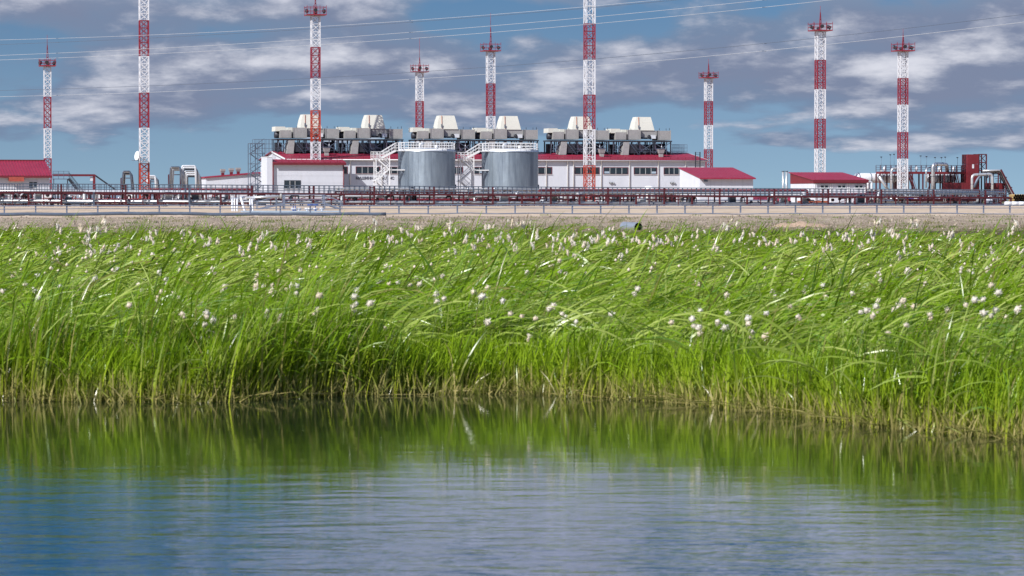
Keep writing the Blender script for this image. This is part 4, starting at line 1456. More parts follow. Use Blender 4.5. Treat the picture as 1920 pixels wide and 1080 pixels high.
pipe_loops(277, 301, 330, 520, 3, 'low pale pipe loops behind the tall mast foot', [M['pale'], M['pipe'], M['slate']], .15)
pipe_loops(320, 352, 313, 500, 6, 'leaning dark pipe loops left of the low wing', [M['slate'], M['pipe'], M['dark'], M['pale']], .11, .35)
pipe_loops(342, 386, 311, 512, 7, 'tall pale pipe loops touching the low white wing', [M['pale'], M['pale'], M['dark'], M['pipe']], .13)

def cabin(px0, px1, py0, D, label, mt='white'):
    k = D / FPX
    p = at(px0, 375, D)
    w, h = (px1 - px0) * k, CAMZ + (HZ - py0) * k - ZP
    r_ = thing('small_cabin', label, 'cabin', (p.x, p.y, ZP), TH)
    MB().box(0, w, 0, 2.3, .2, h).build('body', M[mt], r_)
    MB().box(-.08, w + .08, -.08, 2.38, h + .002, h + .12).build('roof', M['pale'], r_)
    MB().box(w * .55, w * .85, -.05, -.003, .25, h * .85).build('door', M['slate'] if mt == 'white' else M['white'], r_)
    for x in (.15, w - .35):
        MB().box(x, x + .2, .1, 2.2, 0, .198).build('skid', M['slate'], r_)
    return r_
cabin(181, 207, 358, 476, 'white boxy cabin between the stair and the tall left mast')
bc = cabin(1702, 1724, 369, 470, 'blue portable cabin with white top below the process platform', 'blue')

# ------------------------------------------------------------------ right process area
F4 = Frame(1650, 575)
pl = thing('process_platform', 'raised maroon steel walkway over the horizontal vessels at right', 'platform', F4.loc, TH)
PW = F4.s(1830)
zd = F4.z(322, 8)
MB().box(0, PW, 0, 2.0, zd - .4, zd).build('deck', M['maroonb'], pl)
npl = 9
for i in range(npl + 1):
    x = PW * i / npl
    for y in (.1, 1.9):
        MB().bar((x, y, 0), (x, y, zd - .4), .22).build('column', M['maroon'], pl)
for i in range(20):
    x = PW * i / 19
    for y in (.03, 1.97):
        MB().bar((x, y, zd), (x, y, zd + 1.15), .08).build('rail_post', M['maroon'], pl)
for y in (0.03, 1.97):
    for z in (.4, .78, 1.15):
        MB().bar((0, y - .02, zd + z), (PW, y - .02, zd + z), .06).build('rail', M['slate'], pl)
for i in (1, 4, 7):
    x = PW * i / npl
    MB().bar((x, .08, .3), (x + PW / npl, .08, zd - .4), .1).build('brace', M['maroon'], pl)
for a, b in ((1700, 1716), (1788, 1800)):
    x0, x1 = F4.s(a), F4.s(b)
    fl = MB()
    for y in (-1.0, -.2):
        fl.bar((x0, y, zd), (x1, y, 1.2), .1, .25)
        fl.bar((x0, y, zd + 1), (x1, y, 2.2), .06)
    for j in range(9):
        q = (j + .5) / 9
        fl.bar((x0 + (x1 - x0) * q, -1, zd + (1.2 - zd) * q), (x0 + (x1 - x0) * q, -.2, zd + (1.2 - zd) * q), .25, .04)
    fl.build('stair_flight', M['maroon'], pl)
for a in (1656, 1673, 1680, 1730, 1741, 1757, 1769, 1776, 1799):
    x = F4.s(a)
    h = random.uniform(.9, 1.9)
    l = MB().pipe([(x, 1, zd), (x, 1, zd + 1.2 + h)], .035, 6).build('lamp_pole', M['slate'], pl)
    MB().box(x - .18, x + .12, .9, 1.1, zd + 1.2 + h, zd + 1.35 + h).build('lamp_head', M['dark'], l)
# brighter valve gear standing on the deck
for a in (1662, 1700, 1722, 1765, 1780, 1792):
    x = F4.s(a)
    MB().pipe([(x, 1, zd), (x, 1, zd + .5), (x, 1, zd + .7), (x, 1, zd + .95)], [.1, .28, .28, .08], 10).build('valve', M['pale'], pl)

def hvessel(px0, px1, py0, py1, v, label):
    x0, x1 = F4.s(px0, v), F4.s(px1, v)
    za, zb = F4.z(py1, x0, v), F4.z(py0, x0, v)
    r0 = (zb - za) / 2
    zc = (za + zb) / 2
    wp = Matrix.Rotation(TH, 4, 'Z') @ Vector((x0, v, 0))
    r_ = thing('horizontal_vessel', label, 'vessel', (F4.ox + wp.x, F4.oy + wp.y, ZP), TH, 'horizontal vessels under the walkway')
    L_ = x1 - x0
    MB().lathe([(0, 0), (r0 * .5, .1), (r0 * .85, .35), (r0, .75), (r0, L_ - .75), (r0 * .85, L_ - .35), (r0 * .5, L_ - .1), (0, L_)], 24, 'x', (0, 0, zc)).build('shell', M['pale'], r_)
    n = 5
    for j in range(n):
        x = .9 + (L_ - 1.8) * j / (n - 1)
        MB().lathe([(r0 + .01, -.06), (r0 + .06, -.06), (r0 + .06, .06), (r0 + .01, .06)], 24, 'x', (x, 0, zc)).build('band', M['slate'], r_)
    for x in (L_ * .25, L_ * .75):
        MB().box(x - .2, x + .2, -r0 * .7, r0 * .7, 0, za + .25).build('saddle', M['maroon'], r_)
    MB().pipe([(L_ * .5, 0, zb - .1), (L_ * .5, 0, zb + .55)], .2, 10).build('nozzle', M['pale'], r_)
    return r_
hvessel(1600, 1704, 324.5, 343, 3.2, 'left silver horizontal vessel partly behind the right mast')
hvessel(1736, 1791, 324, 343.5, 3.2, 'right silver horizontal vessel with bands and domed end')

def big_pipe(pts, r0, label, mt='pipe', v0=-2.0, flanges=True):
    """an insulated pipe following pixel way points (px, py, v)"""
    P_ = [F4.p(a, b, v) for a, b, v in pts]
    r_ = thing('insulated_pipe', label, 'pipe', F4.loc, TH, 'insulated pipes of the process area')
    bp_ = bend(P_, .7, 6)
    MB().pipe(bp_, r0, 12).build('jacket', M[mt], r_)
    if flanges:
        for i in range(len(P_) - 1):
            d = (P_[i + 1] - P_[i])
            for q in (.3, .7):
                c_ = P_[i] + d * q
                MB().pipe([c_ - d.normalized() * .04, c_ + d.normalized() * .04], r0 * 1.1, 12).build('band', M['slate'], r_)
    return r_
big_pipe([(1749, 384, -2.5), (1749, 308, -2.5), (1774, 308, -2.5), (1776, 322, 1)], .33, 'thick silver pipe arching high beside the right vessel')
big_pipe([(1671, 384, -2.5), (1671, 316, -2.5), (1684, 315, -2.5), (1684, 330, 1)], .2, 'slim silver pipe rising left of the right mast')
big_pipe([(1736, 352, -1.5), (1736, 316, -1.5), (1743, 314, 0)], .14, 'thin silver pipe rising left of the high arch')
big_pipe([(1822, 386, -3), (1822, 328, -3), (1860, 326, -3), (1860, 390, -3)], .24, 'silver pipe portal in front of the maroon tower')
big_pipe([(1634, 388, -8), (1634, 341, -8), (1627, 341, -8), (1627, 360, -8)], .2, 'slim white pipe bend right of the modular cabin', 'pale')
big_pipe([(1640, 362, -4), (1822, 364, -4)], .26, 'horizontal silver pipe low under the walkway', 'pipe')
big_pipe([(1655, 373, -5), (1880, 375, -5)], .3, 'lower horizontal pale pipe under the walkway', 'pale')
big_pipe([(1648, 331, -3), (1664, 355, -3)], .25, 'slanting silver pipe at the walkway left end', 'pipe', flanges=False)

x0, x1 = F4.s(1755, 1.5), F4.s(1822, 1.5)
mw = thing('maroon_bund', 'low solid maroon wall right of the silver vessels', 'wall', F4.loc, TH)
n = 7
for j in range(n):
    MB().box(x0 + (x1 - x0) * j / n + .015, x0 + (x1 - x0) * (j + 1) / n - .015, -1.5, -1.3, .6, F4.z(342.5, x0)).build('panel', M['maroonb'], mw)
for j in range(n + 1):
    x = x0 + (x1 - x0) * j / n
    MB().bar((x, -1.2, 0), (x, -1.2, F4.z(343, x0)), .15).build('post', M['maroon'], mw)
x0, x1 = F4.s(1808, 0), F4.s(1829, 0)
tw_ = thing('maroon_tower', 'tall maroon panelled tower with open lattice bay on right', 'tower', F4.loc, TH)
zt = F4.z(289.5, x0)
for j in range(5):
    MB().box(x0, x1, -1.3, 1.2, .2 + (zt - .2) * j / 5 + .015, .2 + (zt - .2) * (j + 1) / 5 - .015).build('cladding_panel', M['maroonb'], tw_)
MB().box(x0 + .9, x0 + 1.25, -1.36, -1.303, zt * .72, zt * .80).build('window', M['pale'], tw_)
x2 = F4.s(1844, 0)
zl = F4.z(320, x0)
for xx in (x1 + .1, x2):
    for yy in (-1.1, 1.0):
        MB().bar((xx, yy, 0), (xx, yy, zt), .2).build('column', M['maroon'], tw_)
mb = MB()
for z in (zt, (zt + zl) / 2, zl):
    for yy in (-1.1, 1.0):
        mb.bar((x1, yy, z), (x2, yy, z), .16)
    mb.bar((x2, -1.1, z), (x2, 1, z), .16)
mb.build('bay_beam', M['maroon'], tw_)
for a, b in (((x1, zl), (x2, (zt + zl) / 2)), ((x1, (zt + zl) / 2), (x2, zt)), ((x2, zl), (x1, (zt + zl) / 2)), ((x2, (zt + zl) / 2), (x1, zt))):
    MB().bar((a[0], -1.1, a[1]), (b[0], -1.1, b[1]), .1).build('brace', M['dark'], tw_)
x0, x1 = F4.s(1846, 0), F4.s(1882, 0)
m2 = thing('maroon_bund', 'short maroon wall below the slanting pipe gallery', 'wall', F4.loc, TH)
for j in range(4):
    MB().box(x0 + (x1 - x0) * j / 4 + .015, x0 + (x1 - x0) * (j + 1) / 4 - .015, -.3, -.1, .8, F4.z(343, x0)).build('panel', M['maroonb'], m2)
    MB().bar((x0 + (x1 - x0) * j / 4 + .1, 0, 0), (x0 + (x1 - x0) * j / 4 + .1, 0, F4.z(344, x0)), .15).build('post', M['maroon'], m2)
gl = thing('pipe_gallery', 'dark pipe gallery ending in a long slanting drop at the right', 'pipe gallery', F4.loc, TH)
for j in range(6):
    v = -1.5 + j * .5
    pts = [F4.p(1842, 320.5 + j * .6, v), F4.p(1876 - j * .8, 319 + j * .9, v), F4.p(1901 - j * 1.2, 369, v), F4.p(1901 - j * 1.2, 386, v)]
    MB().pipe(bend(pts, .5), .16, 8).build('gallery_pipe', [M['pipe'], M['dark'], M['slate']][j % 3], gl)
for a in (1850, 1866, 1880, 1890):
    x = F4.s(a, 0)
    tp = 322 if a < 1877 else 322 + (a - 1876) * 1.9
    for v in (-1.2, 1.0):
        MB().bar((x, v, 0), (x, v, F4.z(tp + 2, x)), .18).build('column', M['maroon'], gl)
    MB().bar((x, -1.6, F4.z(tp + 3, x)), (x, 1.4, F4.z(tp + 3, x)), .14).build('cross_beam', M['maroon'], gl)
MB().bar(F4.p(1876, 318, -1.8), F4.p(1902, 367, -1.8), .14, .3).build('edge_beam', M['maroon'], gl)
for j in range(12):
    q = j / 11
    c_ = F4.p(1876 - 5 + 26 * q, 322 + 47 * q, -1.7)
    MB().bar(c_, (c_.x, 1.2, c_.z), .08).build('rung', M['dark'], gl)
big_pipe([(1826, 352, -1.6), (1832, 336, -1.6), (1842, 326, -1.6), (1852, 332, -1.6)], .25, 'dark sloping duct between the tower and slanting gallery', 'slate', flanges=False)

# stacks in the gap
for i, (a, l) in enumerate(((1468, 'left of two slim silver stacks between shed and cabin'), (1474.5, 'right of two slim silver stacks between shed and cabin'))):
    p = at(a, 375, 610)
    r_ = thing('exhaust_stack', l, 'stack', (p.x, p.y, ZP), 0, 'slim silver stacks')
    h = CAMZ + (HZ - 321) * 610 / FPX - ZP
    MB().pipe([(0, 0, 0), (0, 0, h)], .22, 12).build('flue', M['pipe'], r_)
    MB().lathe([(.24, h - .1), (.3, h - .1), (.3, h + .05), (.2, h + .06)], 12).build('collar', M['slate'], r_)
    MB().box(-.35, .35, -.35, .35, 0, .5).build('foot', M['concrete'], r_)
p = at(1413, 375, 640)
r_ = thing('far_shed', 'distant low building with red roof in the gap between shed and cabin', 'building', (p.x, p.y, ZP), TH)
w = 80 * 640 / FPX
h = CAMZ + (HZ - 371.5) * 640 / FPX - ZP
MB().box(0, w, 0, 6, 0, h - .5).build('wall', M['maroonb'], r_)
MB().hexa([(-.3, -.4, h - .48), (w + .3, -.4, h - .48), (w + .3, 6.3, h - .48), (-.3, 6.3, h - .48)], [(-.3, -.3, h - .3), (w + .3, -.3, h - .3), (w + .3, 3, h + .45), (-.3, 3, h + .45)]).build('roof', M['roof'], r_)
MB().box(w * .5, w * .6, -.05, -.003, 0, h - .6).build('door', M['white'], r_)

# orange crates below the cabin
for i, a in enumerate((1503, 1514, 1526, 1538, 1549)):
    p = at(a, 375, 462)
    r_ = thing('orange_box', ['leftmost', 'second', 'third', 'fourth', 'rightmost'][i] + ' of the rusty orange boxes below the modular cabin', 'box', (p.x, p.y, ZP), TH, 'rusty orange boxes below the modular cabin')
    MB().box(-.4, .35, 0, .7, 0.05, .62).build('body', M['orange'], r_)
    MB().box(-.43, .38, -.03, .73, .622, .68).build('lid', M['rust'], r_)
# coated pipes stacked at far right
rr = random.Random(9)
for lay in range(4):
    for j in range(7):
        p = at(1897 + j * 4.6 + (lay % 2) * 2.3, 375, 520)
        z = ZP + .3 + .17 + lay * .36
        o = thing('line_pipe', ['bottom', 'second', 'third', 'top'][lay] + ' row of the ochre pipe stack, ' + ORD[j] + ' pipe from the left', 'pipe', (p.x, p.y, z), 0, 'ochre coated pipes stacked at the right edge')
        MB().pipe([(0, -2.5, 0), (0, 3.5, 0)], .18, 10, caps=False).build('tube', M['yellow'], o)
        MB().lathe([(.185, 0), (.185, .12), (.14, .12), (.14, 0)], 10, 'z').build('end_cap', M['dark'], o).matrix_local = Matrix.Translation((0, -2.52, 0)) @ Matrix.Rotation(R(-90), 4, 'X')
for j in range(3):
    p = at(1896 + j * 14, 375, 515)
    o = MB().box(-.2, .2, -2.2, 3, ZP, ZP + .28)
    o = o.build('timber_bearer', M['concrete'])
    o.location = (p.x, p.y, 0)
    tag(o, ORD[j] + ' timber bearer from the left under the stack of ochre pipes', 'bearer', 'bearers under the ochre pipes')
for j in range(4):
    p = at(1884 + j * 13, 375, 440)
    o = thing('white_pipe', ORD[j] + ' pale pipe section from the left, lying at the right edge', 'pipe', (p.x, p.y, ZP + .3), R(14), 'pale pipe sections lying at the right edge')
    MB().pipe([(0, 0, 0), (1.0, 0, 0)], .3, 12).build('tube', M['pale'], o)
    MB().pipe([(.93, 0, 0), (1.0, 0, 0)], .33, 12).build('collar', M['dark'], o)

# ------------------------------------------------------------------ front: footbridge, valves, white pipes, fence, pipeline
def gz(x, y):
    return float(ground_z(np.array([x]), np.array([y]))[0])
D = 345
k = D / FPX
p = at(533, 375, D)
fb = thing('footbridge', 'slate steel crossover footbridge with stairs on both sides', 'footbridge', (p.x, p.y, gz(p.x, p.y) - .05), R(13))
w = 78 * k
zd = CAMZ - (381 - HZ) * k - fb.location.z
MB().box(0, w, 0, 1.1, zd - .12, zd).build('deck', M['rail'], fb)
for x in (.05, w - .05):
    for y in (.05, 1.05):
        MB().bar((x, y, 0), (x, y, zd + .9), .12).build('post', M['rail'], fb)
for y in (.02, 1.08):
    for z in (.42, .9):
        MB().bar((0, y - .03, zd + z), (w, y - .03, zd + z), .07).build('handrail', M['rail'], fb)
for s0, s1 in ((0, -50 * k), (w, w + 32 * k)):
    fl = MB()
    for y in (.05, 1.0):
        fl.bar((s0, y, zd - .05), (s1, y, .05), .07, .18)
        fl.bar((s0, y, zd + .85), (s1, y, .9), .06)
        fl.bar((s1, y, 0), (s1, y, .95), .07)
    f = fl.build('stair_flight', M['rail'], fb)
    for j in range(6):
        q = (j + .5) / 6
        x = s0 + (s1 - s0) * q
        z = (zd - .05) * (1 - q) + .05 * q
        MB().box(x - .14, x + .14, .1, .95, z, z + .04).build('tread', M['rail'], f)

D = 318
k = D / FPX
p = at(455, 375, D)
gzz = gz(p.x, p.y)
slb = MB().box(0, 185 * k, 0, 2.2, -.2, .14).build('valve_slab', M['paleblue'])
slb.location = (p.x, p.y, gzz)
slb.rotation_euler = (0, 0, R(10))
tag(slb, 'low pale blue slab carrying the blue valves', 'slab')
for i, (a, hh, wheel) in enumerate(((552, 9, 0), (556, 9, 0), (562, 5, 0), (578, 4, 0), (584, 11, 1), (594, 11, 1), (606, 5, 0))):
    q = (a - 455) * k
    base = Vector((p.x, p.y, gzz + .14)) + Matrix.Rotation(R(10), 3, 'Z') @ Vector((q, .8, 0))
    lbl = ['first slender blue valve post from the left on the slab', 'second slender blue valve post from the left on the slab', 'first short pale valve stub on the slab', 'second short pale valve stub on the slab', 'left blue valve with a handwheel on the slab', 'right blue valve with a handwheel on the slab', 'third short pale valve stub, at the slab right end'][i]
    r_ = thing('valve', lbl, 'valve', base, R(10), 'valves on the pale blue slab')
    h = hh * k
    mt = M['blue'] if hh > 5 else M['pale']
    MB().pipe([(0, 0, 0), (0, 0, h * .35), (0, 0, h * .4), (0, 0, h)], [.1, .1, .05, .05], 8).build('stem', mt, r_)
    MB().pipe([(-.25, 0, .18), (.25, 0, .18)], .11, 10).build('body', M['pale'], r_)
    if wheel:
        MB().lathe([(.26, h - .06), (.32, h), (.26, h + .06), (.2, h), (.26, h - .06)], 14).build('handwheel', M['blue'], r_)

D = 325
k = D / FPX
p = at(431, 375, D)
for i, (a, b, y0) in enumerate(((436, 433.5, 373), (440, 438, 373), (445, 443, 373), (462, 450, 371), (470, 467, 374), (475, 471, 374))):
    top = at(b, y0, D)
    bot = at(a, 400, D)
    r_ = thing('slanting_pipe', ['first', 'second', 'third', 'fourth and most slanting', 'fifth', 'sixth'][i] + ' white riser pipe from the left by the footbridge', 'pipe', bot, 0, 'white riser pipes by the footbridge')
    d = top - bot
    MB().pipe(bend([(0, 0, -.3), (d.x, 1.2, d.z), (d.x + .15, 3.0, d.z + .05)], .2), .09 if i != 3 else .13, 10).build('tube', M['pale'], r_)
    MB().pipe([(0, 0, -.1), (0, 0, .05)], .18, 10).build('collar', M['slate'], r_)
pts = [at(462, 371, D + 3), at(528, 368, D + 3)]
r_ = thing('horizontal_pipe', 'thick pale horizontal pipe right of the white risers', 'pipe', pts[0], 0)
MB().pipe([(0, 0, 0), pts[1] - pts[0]], .13, 10).build('tube', M['pipe'], r_)
MB().pipe([(pts[1] - pts[0]) * .96, (pts[1] - pts[0]) * 1.02], .28, 12).build('flange', M['greybox'], r_)
for q in (.15, .85):
    c_ = (pts[1] - pts[0]) * q
    MB().bar((c_.x, c_.y, c_.z - .1), (c_.x, c_.y, -1.7), .12).build('support', M['slate'], r_)

# guard fence
A2, B2 = at(-110, 375, 299), at(2040, 375, 331)
L2 = math.hypot(B2.x - A2.x, B2.y - A2.y)
an2 = math.atan2(B2.y - A2.y, B2.x - A2.x)
fe = thing('guard_fence', 'long low slate guard fence along the edge of the sand', 'fence', (A2.x, A2.y, 0), an2)
nf = 40
zsf = []
for i in range(nf + 1):
    x = L2 * i / nf
    wx, wy = A2.x + math.cos(an2) * x, A2.y + math.sin(an2) * x
    zsf.append(gz(wx, wy))
    MB().bar((x, 0, zsf[-1] - .25), (x, 0, zsf[-1] + .78), .13).build('post', M['rail'], fe)
for i in range(nf):
    x0, x1 = L2 * i / nf, L2 * (i + 1) / nf
    for dz_, th_ in ((.8, .1), (.5, .07)):
        MB().bar((x0, -.08, zsf[i] + dz_), (x1, -.08, zsf[i + 1] + dz_), th_).build('rail', M['rail'], fe)

# dark pipeline lying on the bank edge at the left
pts = []
for j in range(60):
    px = -120 + j * 14.3
    D = 291 + (px / 1920) * 20
    q = at(px, 375, D)
    pts.append(Vector((q.x, q.y, gz(q.x, q.y) + .14)))
pp = thing('pipeline', 'long dark pipeline with pale top lying along the bank edge at left', 'pipe', pts[0], 0)
MB().pipe([q - pts[0] for q in pts], .16, 10).build('tube', M['slate'], pp)
for j in range(2, 58, 5):
    MB().box(-.2, .2, -.3, .3, -.3, -.12).build('sleeper', M['concrete'], pp).location = pts[j] - pts[0]
# pale band of cable conduit in front of sand, right part
pts = []
for j in range(80):
    px = 660 + j * 17
    D = 299 + (px / 1920) * 20
    q = at(px, 375, D)
    pts.append(Vector((q.x, q.y, gz(q.x, q.y) + .05)))
pp = thing('conduit', 'thin pale conduit lying along the bank edge at right', 'conduit', pts[0], 0)
MB().pipe([q - pts[0] for q in pts], .05, 8).build('tube', M['rail'], pp)

# culvert
D = 196
p = at(1197, 427, D)
p.z += .02
cv = thing('culvert', 'corrugated metal culvert with dark round mouth in the gravel bank', 'culvert', (p.x, p.y, p.z), 0)
ax = Vector((-.46, .88, .02))
r0 = .29
pts = [ax * (j * .12) for j in range(16)]
MB().pipe(pts, [r0 + (.014 if j % 2 else 0) for j in range(16)], 20, caps=False).build('tube', M['galv'], cv)
MB().pipe([ax * .02, ax * .6, ax * 1.7], [r0 - .02] * 3, 20, caps=False).build('shade_lining', M['dark'], cv)  # dark tube and disc stand in for the shade inside the pipe
MB().pipe([ax * 1.2, ax * 1.25], r0 - .03, 20).build('shade_disc', M['dark'], cv)

# gravel mound on the bank
D = 215
p = at(1500, 428, D)
n = 26
mb = MB()
vs, fs = [], []
for i in range(n + 1):
    for j in range(11):
        u, v = i / n * 2 - 1, j / 10 * 2 - 1
        h = max(0, 1 - u * u - v * v * .9) ** .8
        h *= .36 * (1 + .5 * math.sin(u * 9 + 1) * .4 + random.uniform(-.14, .14))
        vs.append((u * 2.1, v * 1.4, h - .05))
for i in range(n):
    for j in range(10):
        a = i * 11 + j
        fs.append((a, a + 11, a + 12, a + 1))
mb.add(vs, fs, True)
o = mb.build('gravel_mound', pmat('pink_gravel', (0.44, 0.31, 0.22), .9, 0, .4, 9, 1, (.2, .14, .1), .6, .8))
o.location = (p.x, p.y, gz(p.x, p.y))
tag(o, 'low pinkish mound of gravel at the foot of the bank', 'gravel mound')

# loose stones on the bank: real pieces, joined
mb = MB()
rr = random.Random(21)
for i in range(7000):
    t_ = 198 + 94 * rr.random() ** 1.3
    x = rr.uniform(-1, 1) * t_ * .19
    y = t_ + x * T15
    s_ = rr.uniform(.04, .10) if rr.random() < .9 else rr.uniform(.1, .2)
    z = gz(x, y) if i % 1 == 0 else 0
    a = [rr.uniform(.6, 1.2) * s_ for _ in range(6)]
    mb.add([(x + a[0], y, z), (x, y + a[1], z), (x - a[2], y, z), (x, y - a[3], z), (x + a[4] * .2, y, z + a[4] * .8), (x, y, z - a[5])],
           [(0, 1, 4), (1, 2, 4), (2, 3, 4), (3, 0, 4), (1, 0, 5), (2, 1, 5), (3, 2, 5), (0, 3, 5)])
st_ = mb.build('stones', pmat('bank_stone', (0.25, 0.20, 0.155), .9, 0, .75, .9), stuff=True)

# overhead wires: each a span of its own
def wire(pl_, Dl, Dr, r0, mt, label):
    pts = []
    xs_ = np.array([q[0] for q in pl_], float)
    ys_ = np.array([q[1] for q in pl_], float)
    co = np.polyfit(xs_, ys_, 2)
    for px in np.linspace(-500, 2500, 60):
        D = 1 / (1 / Dl + (1 / Dr - 1 / Dl) * (px + 500) / 3000)
        pts.append(at(px, float(np.polyval(co, px)), D))
    o = thing('power_line', label, 'power line', pts[0], 0, 'overhead power lines')
    MB().pipe([q - pts[0] for q in pts], r0, 6).build('conductor', M[mt], o)
    # spacer clamps
    for j in (12, 25, 38, 51):
        c_ = pts[j] - pts[0]
        MB().pipe([c_ + Vector((-.15, 0, 0)), c_ + Vector((.15, 0, 0))], r0 * 1.5, 6).build('clamp', M['slate'], o)
wire([(0, 75), (400, 63), (640, 47), (1000, 21), (1260, -1)], 330, 200, .015, 'wire', 'topmost pale overhead wire crossing the upper left sky')
wire([(0, 83), (250, 76), (640, 50), (1000, 24), (1260, 2)], 332, 201, .016, 'wireshade', 'dark overhead wire just under the topmost pale one')
wire([(0, 104), (400, 87), (640, 70), (1000, 42), (1450, -1)], 320, 195, .015, 'wire', 'second pale overhead wire, upper of the close pair')
wire([(0, 113), (400, 96), (640, 82), (1000, 55), (1600, -4)], 324, 198, .015, 'wire', 'third pale overhead wire, lower of the close pair')
wire([(0, 170), (400, 157), (640, 143), (1000, 120), (1537, 72), (1920, 27)], 320, 190, .015, 'wireshade', 'dark overhead wire running right across the whole sky')
wire([(0, 181), (400, 169), (780, 150), (1000, 133), (1500, 87), (1920, 43)], 322, 192, .015, 'wire', 'lowest pale overhead wire, under the long dark one')

# ------------------------------------------------------------------ sedge: blades
def blades(n, x, y, zb, L, width, az, tilt, curve, colb, colt, segs, name, tipcol=None):
    s = np.linspace(0, 1, segs + 1)
    # angle from vertical along the blade
    th = tilt[:, None] + curve[:, None] * s[None, :] ** 1.25
    th = np.minimum(th, 2.1)
    ds = (L / segs)[:, None]
    hx_ = np.concatenate([np.zeros((n, 1)), np.cumsum(np.sin((th[:, 1:] + th[:, :-1]) / 2) * ds, 1)], 1)
    hz_ = np.concatenate([np.zeros((n, 1)), np.cumsum(np.cos((th[:, 1:] + th[:, :-1]) / 2) * ds, 1)], 1)
    ca, sa = np.cos(az)[:, None], np.sin(az)[:, None]
    cx = x[:, None] + hx_ * ca
    cy = y[:, None] + hx_ * sa
    cz = zb[:, None] + hz_
    tw = rng.uniform(-1.2, 1.2, n)[:, None] + rng.normal(0, .5, n)[:, None] * s[None, :]
    # width vector: mix of horizontal normal and blade normal
    wx = -sa * np.cos(tw) + np.cos(th) * ca * np.sin(tw)
    wy = ca * np.cos(tw) + np.cos(th) * sa * np.sin(tw)
    wz = -np.sin(th) * np.sin(tw)
    prof = np.interp(s, [0, .12, .55, .85, 1], [.55, .9, 1, .55, .06])
    hw = (width[:, None] * prof[None, :]) / 2
    v = np.empty((n, segs + 1, 2, 3), np.float32)
    v[:, :, 0, 0] = cx - wx * hw; v[:, :, 1, 0] = cx + wx * hw
    v[:, :, 0, 1] = cy - wy * hw; v[:, :, 1, 1] = cy + wy * hw
    v[:, :, 0, 2] = cz - wz * hw; v[:, :, 1, 2] = cz + wz * hw
    base = (np.arange(n) * (segs + 1) * 2)[:, None] + (np.arange(segs) * 2)[None, :]
    f = np.stack([base, base + 1, base + 3, base + 2], -1).reshape(-1)
    nv, nf = n * (segs + 1) * 2, n * segs
    me = bpy.data.meshes.new(name)
    me.vertices.add(nv)
    me.vertices.foreach_set('co', v.reshape(-1))
    me.loops.add(nf * 4)
    me.loops.foreach_set('vertex_index', f.astype(np.int32))
    me.polygons.add(nf)
    me.polygons.foreach_set('loop_start', np.arange(0, nf * 4, 4, dtype=np.int32))
    me.polygons.foreach_set('use_smooth', np.ones(nf, bool))
    me.update(calc_edges=True)
    bl = np.clip((s[None, :, None] - .14) / .56, 0, 1)
    c = colb[:, None, :] * (1 - bl) + colt[:, None, :] * bl
    c = np.repeat(c[:, :, None, :], 2, 2)
    c4 = np.ones((nv, 4), np.float32)
    c4[:, :3] = c.reshape(-1, 3)
    ca_ = me.color_attributes.new('Col', 'FLOAT_COLOR', 'POINT')
    ca_.data.foreach_set('color', c4.reshape(-1))
    me.materials.append(M['grass'])
    o = bpy.data.objects.new(name, me)
    COL.objects.link(o)
    o['kind'] = 'stuff'
    return o


